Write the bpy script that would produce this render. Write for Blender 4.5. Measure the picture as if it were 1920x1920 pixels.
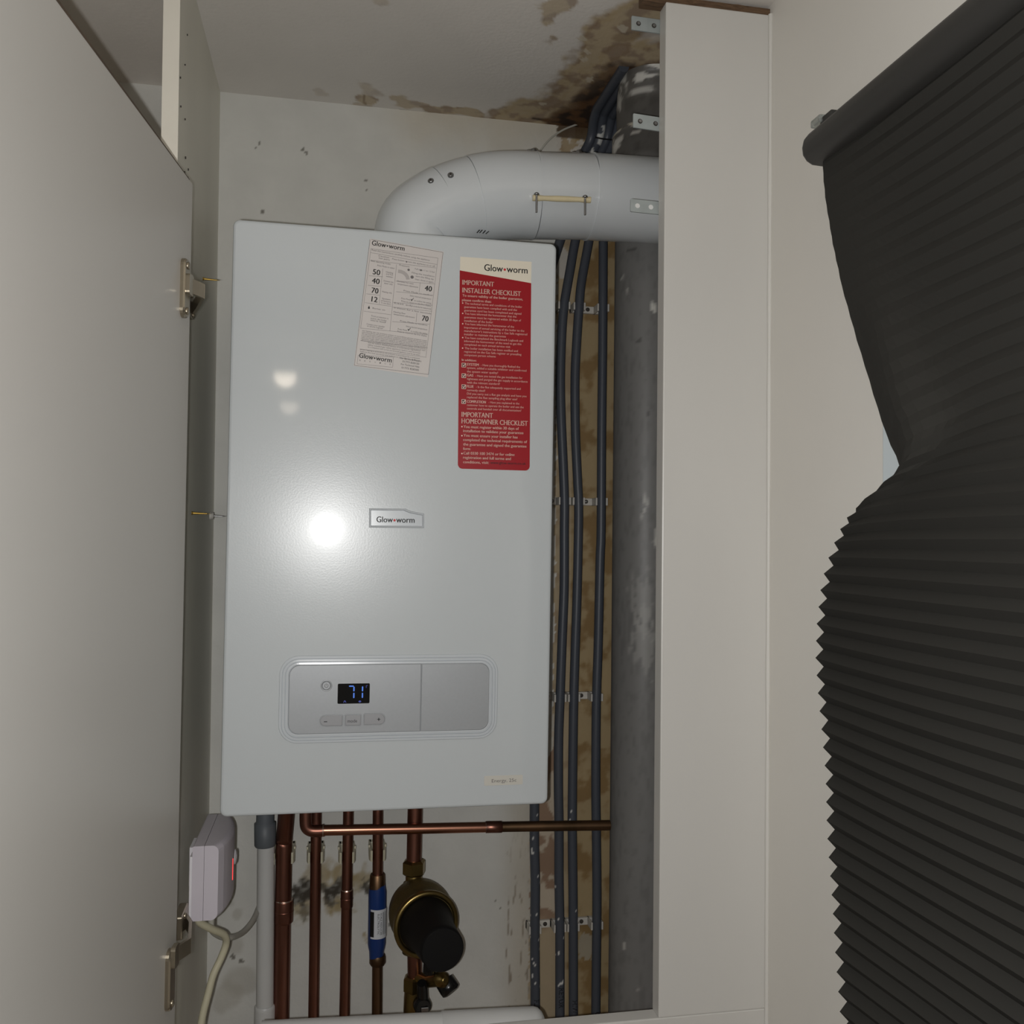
import bpy, bmesh, math, random
from mathutils import Vector, Matrix, Euler, noise
random.seed(4)
for o in list(bpy.data.objects): bpy.data.objects.remove(o)
SC = bpy.context.scene; COL = SC.collection
V = Vector

# ------------------------------------------------------------------ camera, world, lights, exposure
F = 1720.36
CAM = V((0.134844, -1.531182, 0.352135)); CROT = Euler((1.5979643, -0.0117853, -0.1905287), 'XYZ')
cd = bpy.data.cameras.new('camera'); cam = bpy.data.objects.new('camera', cd); COL.objects.link(cam)
cam.location = CAM; cam.rotation_euler = CROT
cd.sensor_fit = 'HORIZONTAL'; cd.sensor_width = 36; cd.lens = 36 * F / 1920; cd.clip_start = 0.02
SC.camera = cam
RM = CROT.to_matrix()

SC.view_settings.view_transform = 'Standard'; SC.view_settings.look = 'None'
SC.view_settings.gamma = 1; SC.view_settings.use_curve_mapping = False
SC.view_settings.exposure = 0.0

w = bpy.data.worlds.new('night'); SC.world = w; w.use_nodes = True
w.node_tree.nodes['Background'].inputs[0].default_value = (0.02, 0.025, 0.04, 1)
w.node_tree.nodes['Background'].inputs[1].default_value = 0.3

def light(name, loc, power, color, radius):
    d = bpy.data.lights.new(name, 'POINT'); d.energy = power; d.color = color; d.shadow_soft_size = radius
    o = bpy.data.objects.new(name, d); COL.objects.link(o); o.location = loc; return o
light('phone_flash', CAM + V((-0.020, 0.0, -0.008)), 23.5, (1.0, 0.995, 0.985), 0.005)
light('ceiling_bulb_light', (-0.07, -2.90, 0.93), 1.3, (1.0, 0.86, 0.70), 0.040)
light('ceiling_bulb_light', (-0.10, -3.86, 0.93), 0.55, (1.0, 0.86, 0.70), 0.040)

# ------------------------------------------------------------------ helpers
def at(x, y, ax, val):
    """the point on the plane axis=val that the photograph shows at pixel x, y"""
    r = RM @ V(((x - 960) / F, -(y - 960) / F, -1.0))
    return CAM + r * ((val - CAM[ax]) / r[ax])
def on_plane(x, y, p, n):
    r = RM @ V(((x - 960) / F, -(y - 960) / F, -1.0))
    return CAM + r * ((p - CAM).dot(n) / r.dot(n))

def s2l(c):
    return tuple(((v / 255) / 12.92 if v <= 10.3 else ((v / 255 + .055) / 1.055) ** 2.4) for v in c)

def mat(name, color, rough=0.5, metal=0.0, var=0.0, vscale=30.0, color2=None, bump=0.0, bscale=80.0, attr=False,
        coat=0.0, emit=None, stretch=(1, 1, 1), specks=None, spec=0.5, rvar=0.0):
    m = bpy.data.materials.new(name); m.use_nodes = True
    nt = m.node_tree; N = nt.nodes; L = nt.links; b = N['Principled BSDF']
    b.inputs['Roughness'].default_value = rough; b.inputs['Metallic'].default_value = metal
    b.inputs['Coat Weight'].default_value = coat; b.inputs['Coat Roughness'].default_value = 0.05
    b.inputs['Specular IOR Level'].default_value = spec
    tc = N.new('ShaderNodeTexCoord'); mp = N.new('ShaderNodeMapping'); mp.inputs['Scale'].default_value = stretch
    L.new(tc.outputs['Object'], mp.inputs['Vector'])
    c = s2l(color) + (1,)
    if attr:
        a = N.new('ShaderNodeAttribute'); a.attribute_name = 'Col'; src = a.outputs['Color']
    else:
        r = N.new('ShaderNodeRGB'); r.outputs[0].default_value = c; src = r.outputs[0]
    nz = N.new('ShaderNodeTexNoise'); nz.inputs['Scale'].default_value = vscale; nz.inputs['Detail'].default_value = 5
    L.new(mp.outputs[0], nz.inputs['Vector'])
    if color2 is not None:
        mx = N.new('ShaderNodeMix'); mx.data_type = 'RGBA'
        rp = N.new('ShaderNodeValToRGB'); rp.color_ramp.elements[0].position = .42; rp.color_ramp.elements[1].position = .62
        L.new(nz.outputs['Fac'], rp.inputs[0]); L.new(rp.outputs[0], mx.inputs[0])
        L.new(src, mx.inputs[6]); mx.inputs[7].default_value = s2l(color2) + (1,); src = mx.outputs[2]
    if var > 0:
        mr = N.new('ShaderNodeMapRange'); mr.inputs[1].default_value = .3; mr.inputs[2].default_value = .7
        mr.inputs[3].default_value = 1 - var; mr.inputs[4].default_value = 1 + var * .3
        L.new(nz.outputs['Fac'], mr.inputs[0])
        mx = N.new('ShaderNodeMix'); mx.data_type = 'RGBA'; mx.blend_type = 'MULTIPLY'; mx.inputs[0].default_value = 1
        L.new(src, mx.inputs[6]); L.new(mr.outputs[0], mx.inputs[7]); src = mx.outputs[2]
    if specks:
        sc, th, col = specks
        n2 = N.new('ShaderNodeTexNoise'); n2.inputs['Scale'].default_value = sc; n2.inputs['Detail'].default_value = 2
        L.new(mp.outputs[0], n2.inputs['Vector'])
        rp = N.new('ShaderNodeValToRGB'); rp.color_ramp.elements[0].position = th; rp.color_ramp.elements[1].position = th + .02
        L.new(n2.outputs['Fac'], rp.inputs[0])
        mx = N.new('ShaderNodeMix'); mx.data_type = 'RGBA'; L.new(rp.outputs[0], mx.inputs[0]); L.new(src, mx.inputs[6])
        mx.inputs[7].default_value = s2l(col) + (1,); src = mx.outputs[2]
    L.new(src, b.inputs['Base Color'])
    if rvar > 0:
        mr = N.new('ShaderNodeMapRange'); mr.inputs[1].default_value = .3; mr.inputs[2].default_value = .7
        mr.inputs[3].default_value = rough - rvar; mr.inputs[4].default_value = rough + rvar
        L.new(nz.outputs['Fac'], mr.inputs[0]); L.new(mr.outputs[0], b.inputs['Roughness'])
    if bump > 0:
        n3 = N.new('ShaderNodeTexNoise'); n3.inputs['Scale'].default_value = bscale; n3.inputs['Detail'].default_value = 3
        L.new(mp.outputs[0], n3.inputs['Vector'])
        bp = N.new('ShaderNodeBump'); bp.inputs['Strength'].default_value = bump; bp.inputs['Distance'].default_value = .002
        L.new(n3.outputs['Fac'], bp.inputs['Height']); L.new(bp.outputs[0], b.inputs['Normal'])
    if emit:
        b.inputs['Emission Color'].default_value = s2l(emit[0]) + (1,); b.inputs['Emission Strength'].default_value = emit[1]
    return m

class MB:
    """collects shapes, then links them as one mesh object"""
    def __init__(s): s.v = []; s.f = []; s.m = []; s.sm = []
    def add(s, vs, fs, mi=0, smooth=False):
        o = len(s.v); s.v += [V(p) for p in vs]
        for f in fs: s.f.append([i + o for i in f]); s.m.append(mi); s.sm.append(smooth)
        return s
    def box(s, lo, hi, mi=0, b=0.0):
        x0, y0, z0 = lo; x1, y1, z1 = hi
        if b <= 0:
            vs = [(x, y, z) for x in (x0, x1) for y in (y0, y1) for z in (z0, z1)]
            return s.add(vs, [(0, 1, 3, 2), (4, 6, 7, 5), (0, 4, 5, 1), (2, 3, 7, 6), (0, 2, 6, 4), (1, 5, 7, 3)], mi)
        bm = bmesh.new(); bmesh.ops.create_cube(bm, size=1)
        for v in bm.verts: v.co = V(((x0 + x1) / 2 + v.co.x * (x1 - x0), (y0 + y1) / 2 + v.co.y * (y1 - y0), (z0 + z1) / 2 + v.co.z * (z1 - z0)))
        bmesh.ops.bevel(bm, geom=list(bm.edges), offset=b, segments=2, affect='EDGES', profile=.5)
        bm.verts.index_update()
        s.add([v.co.copy() for v in bm.verts], [[v.index for v in f.verts] for f in bm.faces], mi); bm.free(); return s
    def hexa(s, p, mi=0):
        """8 corners: bottom four then top four, same order"""
        return s.add(p, [(0, 3, 2, 1), (4, 5, 6, 7), (0, 1, 5, 4), (1, 2, 6, 5), (2, 3, 7, 6), (3, 0, 4, 7)], mi)
    def tube(s, pts, rad, seg=20, mi=0, cap=True, up=None):
        pts = [V(p) for p in pts]; n = len(pts)
        if not isinstance(rad, (list, tuple)): rad = [rad] * n
        T = []
        for i in range(n):
            a = pts[max(i - 1, 0)]; b = pts[min(i + 1, n - 1)]
            d = (b - a); T.append(d.normalized() if d.length > 1e-9 else (T[-1] if T else V((0, 0, 1))))
        r0 = up or (V((0, 1, 0)) if abs(T[0].y) < .9 else V((1, 0, 0)))
        nx = (r0 - T[0] * r0.dot(T[0])).normalized(); vs = []
        for i in range(n):
            nx = (nx - T[i] * nx.dot(T[i])).normalized(); ny = T[i].cross(nx)
            for k in range(seg):
                a = 2 * math.pi * k / seg; vs.append(pts[i] + (nx * math.cos(a) + ny * math.sin(a)) * rad[i])
        fs = []
        for i in range(n - 1):
            for k in range(seg):
                a = i * seg + k; b = i * seg + (k + 1) % seg; fs.append((a, b, b + seg, a + seg))
        s.add(vs, fs, mi, seg > 8)
        if cap:
            s.add(vs[:seg], [list(range(seg))[::-1]], mi); s.add(vs[-seg:], [list(range(seg))], mi)
        return s
    def lathe(s, c, axis, prof, seg=32, mi=0, up=None):
        """prof: (distance along axis, radius)"""
        axis = V(axis).normalized(); c = V(c)
        pts = [c + axis * h for h, r in prof]; r0 = up or (V((0, 1, 0)) if abs(axis.y) < .9 else V((1, 0, 0)))
        nx = (r0 - axis * r0.dot(axis)).normalized(); ny = axis.cross(nx); vs = []
        for (h, r), p in zip(prof, pts):
            for k in range(seg):
                a = 2 * math.pi * k / seg; vs.append(p + (nx * math.cos(a) + ny * math.sin(a)) * r)
        fs = []
        for i in range(len(prof) - 1):
            for k in range(seg):
                a = i * seg + k; b = i * seg + (k + 1) % seg; fs.append((a, b, b + seg, a + seg))
        s.add(vs, fs, mi, seg > 8)
        s.add(vs[:seg], [list(range(seg))[::-1]], mi); s.add(vs[-seg:], [list(range(seg))], mi)
        return s
    def loft(s, loops, mi=0, caps=True, smooth=False):
        n = len(loops[0]); vs = [p for l in loops for p in l]; fs = []
        for i in range(len(loops) - 1):
            for k in range(n):
                a = i * n + k; b = i * n + (k + 1) % n; fs.append((a, b, b + n, a + n))
        s.add(vs, fs, mi, smooth)
        if caps: s.add(loops[0], [list(range(n))[::-1]], mi); s.add(loops[-1], [list(range(n))], mi)
        return s
    def merge(s, me, fn, mi=0):
        s.add([fn(v.co) for v in me.vertices], [list(p.vertices) for p in me.polygons], mi); return s
    def build(s, name, mats, parent=None, **props):
        me = bpy.data.meshes.new(name)
        if not isinstance(mats, (list, tuple)): mats = [mats]
        for m in mats: me.materials.append(m)
        me.from_pydata([tuple(v) for v in s.v], [], s.f)
        for i, p in enumerate(me.polygons): p.material_index = s.m[i]; p.use_smooth = s.sm[i]
        bm = bmesh.new(); bm.from_mesh(me); bmesh.ops.recalc_face_normals(bm, faces=bm.faces); bm.to_mesh(me); bm.free()
        me.update()
        o = bpy.data.objects.new(name, me); COL.objects.link(o)
        if parent: o.parent = parent
        for k, v in props.items(): o[k] = v
        return o

def thing(name, label, cat, loc=(0, 0, 0), rot=(0, 0, 0), group=None):
    o = bpy.data.objects.new(name, None); COL.objects.link(o); o.location = loc; o.rotation_euler = rot
    o.empty_display_size = .02
    o['label'] = label; o['category'] = cat
    if group: o['group'] = group
    return o
def tag(o, label, cat, group=None):
    o['label'] = label; o['category'] = cat
    if group: o['group'] = group
    return o
def rebase(root, loc):
    """put a thing's origin at its base without moving its parts"""
    for ch in root.children:
        if ch.type == 'MESH': ch.data.transform(Matrix.Translation(-V(loc)))
        for g in ch.children: g.data.transform(Matrix.Translation(-V(loc)))
    root.location = loc
def smooth_path(P, n=8):
    P = [V(p) for p in P]; out = []
    for i in range(len(P) - 1):
        a = P[max(i - 1, 0)]; b = P[i]; c = P[i + 1]; d = P[min(i + 2, len(P) - 1)]
        for k in range(n):
            t = k / n; out.append(.5 * ((2 * b) + (c - a) * t + (2 * a - 5 * b + 4 * c - d) * t * t + (3 * b - a - 3 * c + d) * t ** 3))
    out.append(P[-1]); return out
def rrect(x0, z0, x1, z1, r, seg=6):
    """rounded rectangle outline; r one radius or (bl, br, tr, tl)"""
    if not isinstance(r, (tuple, list)): r = (r,) * 4
    out = []
    for (cx, cz, a0, rr) in ((x0 + r[0], z0 + r[0], 180, r[0]), (x1 - r[1], z0 + r[1], 270, r[1]), (x1 - r[2], z1 - r[2], 0, r[2]), (x0 + r[3], z1 - r[3], 90, r[3])):
        for k in range(seg + 1):
            a = math.radians(a0 + 90 * k / seg); out.append((cx + rr * math.cos(a), cz + rr * math.sin(a)))
    return out
def text_mesh(txt, size=1.0):
    c = bpy.data.curves.new('t', 'FONT'); c.body = txt; c.size = size; c.resolution_u = 3
    o = bpy.data.objects.new('t', c); COL.objects.link(o)
    dg = bpy.context.evaluated_depsgraph_get(); me = bpy.data.meshes.new_from_object(o.evaluated_get(dg))
    bpy.data.objects.remove(o); bpy.data.curves.remove(c)
    return me
def put_text(mb, txt, fn, x, z, width=None, cap=None, mi=0, shear=0.0, bold=0.0):
    """text drawn in plane coordinates: (x, z) start of baseline, cap height, fitted width; fn(u, w) -> 3D"""
    me = text_mesh(txt)
    xs = [v.co.x for v in me.vertices]
    if not xs: return
    x0, x1 = min(xs), max(xs); k = cap / .73; kx = (width / (x1 - x0)) if width else k
    for dx in ((0,) if not bold else (-bold, 0, bold)):
        mb.merge(me, lambda c: fn(x + dx + (c.x - x0) * kx + shear * c.y * k, z + c.y * k), mi)
    bpy.data.meshes.remove(me)

# colour painting of stains, wear and paint as a colour attribute
def fnoise(p, s, oct=4): return noise.fractal(V(p) * s, 1.0, 2.0, oct)
def lerp(a, b, t): return tuple(a[i] + (b[i] - a[i]) * t for i in range(3))
def sst(a, b, x):
    t = max(0, min(1, (x - a) / (b - a))); return t * t * (3 - 2 * t)
def paint(o, fn):
    me = o.data; at_ = me.color_attributes.new('Col', 'FLOAT_COLOR', 'POINT')
    buf = []
    for v in me.vertices: buf += list(fn(v.co)) + [1.0]
    at_.data.foreach_set('color', buf)
def seg_d(p, a, b):
    ab = (b[0] - a[0], b[1] - a[1]); L = ab[0] ** 2 + ab[1] ** 2
    t = 0 if L == 0 else max(0, min(1, ((p[0] - a[0]) * ab[0] + (p[1] - a[1]) * ab[1]) / L))
    return math.hypot(p[0] - a[0] - ab[0] * t, p[1] - a[1] - ab[1] * t)
def frange(segs):
    out = []
    for a, b, st in segs:
        n = max(1, round((b - a) / st)); out += [a + (b - a) * i / n for i in range(n)]
    out.append(segs[-1][1]); return out
def grid(name, us, vs, fn, m, parent=None, **props):
    mb = MB(); nu = len(us); pts = [fn(u, v) for v in vs for u in us]
    mb.add(pts, [(j * nu + i, j * nu + i + 1, (j + 1) * nu + i + 1, (j + 1) * nu + i) for j in range(len(vs) - 1) for i in range(nu - 1)], 0, False)
    return mb.build(name, m, parent, **props)

# ------------------------------------------------------------------ materials
M = {}
M['wall_back'] = mat('painted_wall_back', (215, 212, 205), .75, attr=True, var=.09, vscale=11, bump=.3, bscale=120)
M['ceiling'] = mat('painted_ceiling', (215, 210, 203), .8, attr=True, var=.05, vscale=7, bump=.2, bscale=150)
M['wall_side'] = mat('painted_wall_cream', (224, 221, 214), .55, var=.03, vscale=4, bump=.12, bscale=60)
M['panel'] = mat('white_melamine_side', (226, 223, 210), .45, var=.08, vscale=6, stretch=(1, 1, .35))
M['edge'] = mat('white_board_edge', (226, 221, 208), .4, var=.04, vscale=20)
M['post'] = mat('white_painted_board', (207, 205, 200), .35, var=.035, vscale=5, stretch=(1, 1, .3), bump=.08, bscale=40)
M['door'] = mat('white_melamine_door', (193, 190, 184), .38, var=.02, vscale=3)
M['brown'] = mat('brown_shadow_strip', (84, 70, 56), .6, var=.2, vscale=40)
M['rough_wood'] = mat('rough_timber', (104, 80, 58), .8, var=.45, vscale=60, stretch=(1, 8, 8), bump=.5, bscale=90)
M['boiler'] = mat('white_enamel', (190, 195, 197), .26, coat=.6, spec=.35, var=.012, vscale=3, bump=.03, bscale=420, rvar=.0)
M['boiler_dark'] = mat('boiler_side', (60, 60, 60), .5)
M['silver'] = mat('silver_plastic', (162, 165, 168), .36, metal=.3, var=.03, vscale=300)
M['silver_btn'] = mat('silver_button', (160, 161, 164), .3, metal=.3)
M['bezel'] = mat('white_bezel', (192, 197, 201), .2)
M['black_glass'] = mat('black_display', (6, 7, 10), .12)
M['led_blue'] = mat('blue_display_segments', (70, 120, 220), .3, emit=((75, 118, 205), .42))
M['led_dim'] = mat('dim_display_segments', (60, 70, 150), .3, emit=((70, 85, 170), .25))
M['ink'] = mat('black_ink', (18, 18, 18), .5)
M['marker'] = mat('marker_ink', (4, 4, 5), .6)
M['ink_grey'] = mat('grey_ink', (105, 100, 100), .6)
M['ink_red'] = mat('red_ink', (190, 30, 40), .5)
M['dark_red'] = mat('dark_ink_on_red', (70, 12, 18), .5)
M['red'] = mat('red_sticker', (150, 3, 20), .42, spec=.3)
M['cream'] = mat('cream_sticker', (222, 214, 196), .45)
M['paper'] = mat('instruction_sticker_paper', (202, 196, 192), .5)
M['paper_text'] = mat('sticker_white_print', (235, 205, 190), .5)
M['paper_tone'] = mat('sticker_grey_tone', (172, 166, 163), .55)
M['flue'] = mat('white_flue_enamel', (206, 210, 212), .32, coat=.6, var=.01, vscale=4)
M['steel'] = mat('bright_screw_steel', (150, 150, 150), .3, metal=.9)
M['galv'] = mat('galvanised_strip', (176, 184, 184), .45, metal=.45, var=.12, vscale=60)
M['hole'] = mat('hole_dark', (60, 55, 50), .8)
M['hole_light'] = mat('hole_light', (222, 222, 220), .6)
M['ivory'] = mat('ivory_nylon', (222, 208, 170), .4, var=.1, vscale=40)
M['grey_pipe'] = mat('grey_plastic_pipe', (70, 74, 82), .42, var=.06, vscale=12, spec=.4)
M['grey_pipe_spat'] = mat('grey_plastic_pipe_paint_spattered', (70, 74, 82), .42, attr=True, var=.06, vscale=12, spec=.4)
M['soil'] = mat('grey_soil_pipe', (118, 118, 116), .45, attr=True, var=.04, vscale=10, spec=.4, stretch=(1, 1, .2))
M['copper'] = mat('dull_copper', (146, 102, 88), .38, metal=1.0, color2=(128, 86, 72), vscale=14, stretch=(1, 1, .4), rvar=.06)
M['copper_dark'] = mat('aged_copper', (118, 92, 70), .42, metal=1.0, color2=(98, 78, 58), vscale=18, stretch=(1, 1, .4))
M['copper_bright'] = mat('handled_copper', (186, 134, 112), .3, metal=1.0, color2=(168, 116, 94), vscale=12, stretch=(.3, 1, 1))
M['solder'] = mat('solder_ring', (185, 165, 150), .28, metal=.9)
M['brass'] = mat('brass', (148, 128, 80), .34, metal=1.0, var=.15, vscale=30)
M['bronze'] = mat('cast_bronze', (118, 104, 66), .5, metal=.85, var=.3, vscale=30, bump=.3, bscale=400)
M['black'] = mat('black_plastic', (17, 16, 16), .55, spec=.25)
M['black_gloss'] = mat('black_glossy_plastic', (20, 20, 20), .25)
M['blue'] = mat('blue_plastic', (24, 52, 108), .3)
M['label_white'] = mat('white_label', (205, 208, 212), .45)
M['clip'] = mat('white_pipe_clip', (196, 192, 184), .5, var=.15, vscale=60)
M['clip_cream'] = mat('cream_pipe_clip', (205, 200, 176), .4, var=.1, vscale=50)
M['waste'] = mat('white_waste_pipe', (196, 196, 194), .4, var=.04, vscale=20)
M['grey_coupling'] = mat('grey_coupling', (92, 97, 102), .5)
M['cable'] = mat('cream_cable', (196, 190, 164), .45, var=.06, vscale=20)
M['cable_white'] = mat('off_white_cable', (180, 178, 168), .45)
M['device'] = mat('white_device_plastic', (196, 190, 198), .38)
M['device_back'] = mat('device_back_plate', (225, 222, 226), .4)
M['device_front'] = mat('device_glossy_front', (176, 168, 172), .22)
M['led_red'] = mat('red_indicator', (230, 60, 60), .3, emit=((255, 60, 60), 1.5))
M['hinge'] = mat('nickel_hinge', (168, 158, 140), .3, metal=.9, var=.1, vscale=60)
M['brass_screw'] = mat('yellow_screw', (170, 140, 70), .35, metal=.9)
M['fabric'] = mat('charcoal_pleated_fabric', (50, 49, 46), .9, var=.04, vscale=500, spec=.2)
M['headrail'] = mat('charcoal_headrail', (54, 53, 51), .5, spec=.35)
M['clear'] = mat('clear_plastic', (190, 195, 190), .15)
M['clear'].node_tree.nodes['Principled BSDF'].inputs['Transmission Weight'].default_value = .7
M['upvc'] = mat('white_window_frame', (210, 220, 224), .3)
M['glass'] = mat('window_glass', (230, 235, 240), .03)
M['glass'].node_tree.nodes['Principled BSDF'].inputs['Transmission Weight'].default_value = 1.0
M['floor'] = mat('wood_floor', (120, 92, 66), .5, var=.2, vscale=5, stretch=(1, .1, 1))
M['bulb'] = mat('lit_bulb', (255, 225, 190), .4, emit=((255, 214, 165), 12))
M['lamp_base'] = mat('white_lamp_base', (220, 220, 215), .4)

# ------------------------------------------------------------------ the room
ZC, ZF = 1.067, -1.335
XR = 0.6955          # right wall face
XL, YB = -1.9, -4.3  # far left wall, wall behind the camera
YF = -0.41           # front of the boiler cupboard
def lin(*c): return s2l(c)

# back wall, with bare board, patches and scorch marks
Y0 = 0.0
def W2(x, y): p = at(x, y, 1, Y0); return (p.x, p.z)
xbare = W2(1040, 1000)[0]; xrough = W2(985, 1700)[0]
WHT = lin(207, 206, 200); TAN = lin(160, 140, 104); TAND = lin(132, 106, 66); GREYP = lin(186, 172, 152); BRNP = lin(142, 116, 94)
scorch = [(W2(575, 1668), .020, 1.0), (W2(562, 1680), .016, 1), (W2(590, 1655), .014, .9), (W2(572, 1712), .015, .55), (W2(625, 1672), .016, 1.0), (W2(636, 1662), .014, .9),
          (W2(618, 1685), .013, .8), (W2(688, 1664), .013, .9), (W2(600, 1665), .014, .8), (W2(700, 1660), .012, .8)]
tint = [(W2(600, 1645), .038), (W2(640, 1650), .034), (W2(680, 1650), .026), (W2(570, 1700), .032), (W2(625, 1690), .026), (W2(688, 1760), .008), (W2(640, 1700), .02)]
spk = [(W2(568, 281), .0030), (W2(574, 287), .0022), (W2(492, 396), .003), (W2(686, 337), .0022), (W2(687, 356), .0022), (W2(487, 269), .002), (W2(938, 1703), .0016),
       (W2(732, 1732), .004), (W2(930, 1690), .0018), (W2(437, 1794), .004), (W2(452, 1802), .004), (W2(480, 278), .0015)]
damp = [(W2(430, 1690), .010), (W2(445, 1715), .010), (W2(440, 1770), .022), (W2(455, 1840), .03), (W2(430, 1870), .025)]
hair = []
_unused = [(W2(430, 190), W2(441, 209), .0007), (W2(455, 222), W2(500, 235), .0006), (W2(470, 262), W2(520, 285), .0006), (W2(520, 297), W2(590, 284), .0005), (W2(922, 1665), W2(931, 1694), .0010),
        (W2(755, 1595), W2(755, 1620), .0008), (W2(840, 1590), W2(840, 1630), .0006), (W2(568, 265), W2(570, 282), .0008)]
ztop_tan = W2(900, 222)[1]
def wall_col(c):
    x, z = c.x, c.z; p = (x, z)
    n1 = fnoise((x, 3, z), 18); n2 = fnoise((x, 9, z), 70, 3)
    col = WHT
    # faint tan damp below the ceiling
    d = ZC - z
    t = sst(.09, .0, d + n1 * .02) * sst(.17, .27, x) * .30
    col = lerp(col, lin(190, 170, 130), t)
    # rougher painted strip, left of the bare board
    if x > xrough - .06 and z < .05:
        v = fnoise((x * 9, 2, z), 30, 3)
        col = lerp(col, lin(178, 168, 150), sst(xrough - .06, xrough - .0, x) * .65)
        if x > xrough - .035: col = lerp(col, lin(120, 104, 84), sst(.28, .5, v) * .7 * sst(-.1, -.3, z))
    # bare board
    xb = xbare - .036 * sst(.0, -.08, z) + n2 * .004 + (0.0 if z < .9 else -.004)
    if x > xb:
        col = lerp(TAN, TAND, sst(-.1, .35, n1 + .3 * n2))
        if x < .519 and z < .05:   # paint-smeared strip between two pipes
            k = sst(-.32, -.28, z + n2 * .01)
            col = lerp(lerp(TAN, GREYP, .4), lerp(GREYP, BRNP, sst(-.05, .05, n1 + .05)), k)
        elif x < .535: col = lerp(col, GREYP, .35)
        if z > .93:                       # plaster left above the flue
            k = sst(-.02, .04, fnoise((x, 5, z), 26) + .12 * (1 - sst(.50, .56, x)) - .02)
            col = lerp(col, lin(200, 194, 184), k)
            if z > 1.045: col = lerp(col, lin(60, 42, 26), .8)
        q = math.hypot((x - W2(1053, 490)[0]) / .6, z - W2(1053, 490)[1])
        if q < .03 + n2 * .01 and z > .6: col = lin(188, 182, 172)
        q = math.hypot(x - W2(1100, 1775)[0], (z - W2(1100, 1775)[1]) * .8)
        if q < .018 + n2 * .012: col = lin(158, 148, 128)
    for (a, r) in tint:
        q = math.hypot(p[0] - a[0], p[1] - a[1]) + n2 * .012
        if q < r: col = lerp(col, lin(156, 138, 96), .75 * sst(r, r * .35, q))
    for (a, r, s) in scorch:
        q = math.hypot(p[0] - a[0], (p[1] - a[1])) + n2 * .010
        if q < r: col = lerp(col, lerp(lin(62, 56, 46), lin(130, 128, 120), sst(-.1, .5, fnoise((x, 7, z), 90, 2))), s * sst(r, r * .6, q))
    for (a, r) in damp:
        q = math.hypot(p[0] - a[0], p[1] - a[1]) + n1 * .012
        if q < r: col = lerp(col, lin(165, 160, 148), .45 * sst(r, r * .5, q))
    for (a, r) in spk:
        q = math.hypot(p[0] - a[0], p[1] - a[1])
        if q < r: col = lerp(col, lin(90, 84, 74), .8)
    for (a, b, r) in hair:
        if seg_d(p, a, b) < r * 1.6: col = lerp(col, lin(120, 114, 104), .7)
    return col
us = frange([(XL, -.12, .3), (-.12, .72, .0028), (.72, .90, .09)]); vs = frange([(ZF, -.45, .2), (-.45, 1.067, .0032)])
o = grid('wall_back', us, vs, lambda u, v: (u, 0.0, v), M['wall_back'], kind='structure'); paint(o, wall_col)

# ceiling with water stains
def C2(x, y): p = at(x, y, 2, ZC); return (p.x, p.y)
LT = lin(172, 150, 110); BR = lin(96, 66, 36); DK = lin(44, 29, 17); CW = lin(216, 211, 204)
light_st = [([(1245, 15), (1180, 35), (1125, 90), (1095, 150), (1040, 195), (975, 212), (950, 222)], .040, 1),
            ([(1245, 100), (1160, 120), (1120, 160), (1060, 210), (1000, 225)], .055, 1),
            ([(1052, 8), (1030, 22), (1024, 48), (1036, 72)], .0125, .8), ([(760, 192), (790, 196)], .016, .75), ([(800, 205), (860, 208), (900, 214)], .014, .9),
            ([(684, 158), (690, 175)], .016, .45), ([(672, 182), (692, 184)], .011, .85), ([(664, 198), (690, 203)], .008, .6), ([(595, 170), (600, 174)], .010, .3), ([(715, 3), (722, 6)], .010, .4),
            ([(925, 213), (990, 225)], .02, .9)]
dark_st = [([(1245, 130), (1190, 135), (1150, 175), (1100, 215), (1050, 232)], .034, 1), ([(1245, 175), (1190, 175), (1150, 205), (1115, 232)], .045, 1), ([(1150, 130), (1100, 190), (1040, 222)], .024, .8), ([(1245, 60), (1170, 70)], .012, .4),
           ([(1000, 222), (1090, 236)], .010, 1), ([(750, 207), (770, 210)], .003, .9), ([(683, 178), (684, 196)], .0014, .6), ([(855, 218), (960, 228)], .0025, .7)]
light_st = [([C2(*q) for q in pl], r, s) for pl, r, s in light_st]; dark_st = [([C2(*q) for q in pl], r, s) for pl, r, s in dark_st]
flake = [(C2(1092, 72), .006), (C2(1100, 95), .005), (C2(1097, 112), .006), (C2(1170, 52), .008), (C2(1015, 196), .006), (C2(1105, 150), .006), (C2(1185, 50), .005)]
def pd(p, pl): return min(seg_d(p, pl[i], pl[i + 1]) for i in range(len(pl) - 1))
def ceil_col(c):
    x, y = c.x, c.y; p = (x, y); col = CW
    if x < .0 or y < -.75 or x > .8: return CW
    n1 = fnoise((x, y, 1), 16); n2 = fnoise((x, y, 5), 60, 3); n3 = fnoise((x, y, 8), 33, 4)
    L_ = 0
    for pl, r, s in light_st:
        q = pd(p, pl) + n1 * .022 + n2 * .005; rr = r * 1.2
        if q < rr:
            k = s * sst(rr, rr * .55, q) * (.8 + .2 * sst(rr * .4, rr * .8, q)); L_ = max(L_, k)
    col = lerp(col, lerp(LT, lin(132, 104, 68), sst(-.15, .25, n3)), L_)
    for pl, r, s in dark_st:
        rr = r * 1.25; q = pd(p, pl) + (n1 * .014 + n2 * .005) * min(1, r / .02)
        if q < rr: col = lerp(col, lerp(BR, DK, sst(-.15, .3, n3 + .1 * n2)), s * sst(rr, rr * .35, q))
    for a, r in flake:
        if math.hypot(x - a[0], y - a[1]) + n2 * .006 < r: col = lerp(col, lin(200, 190, 170), .8)
    return col
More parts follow.
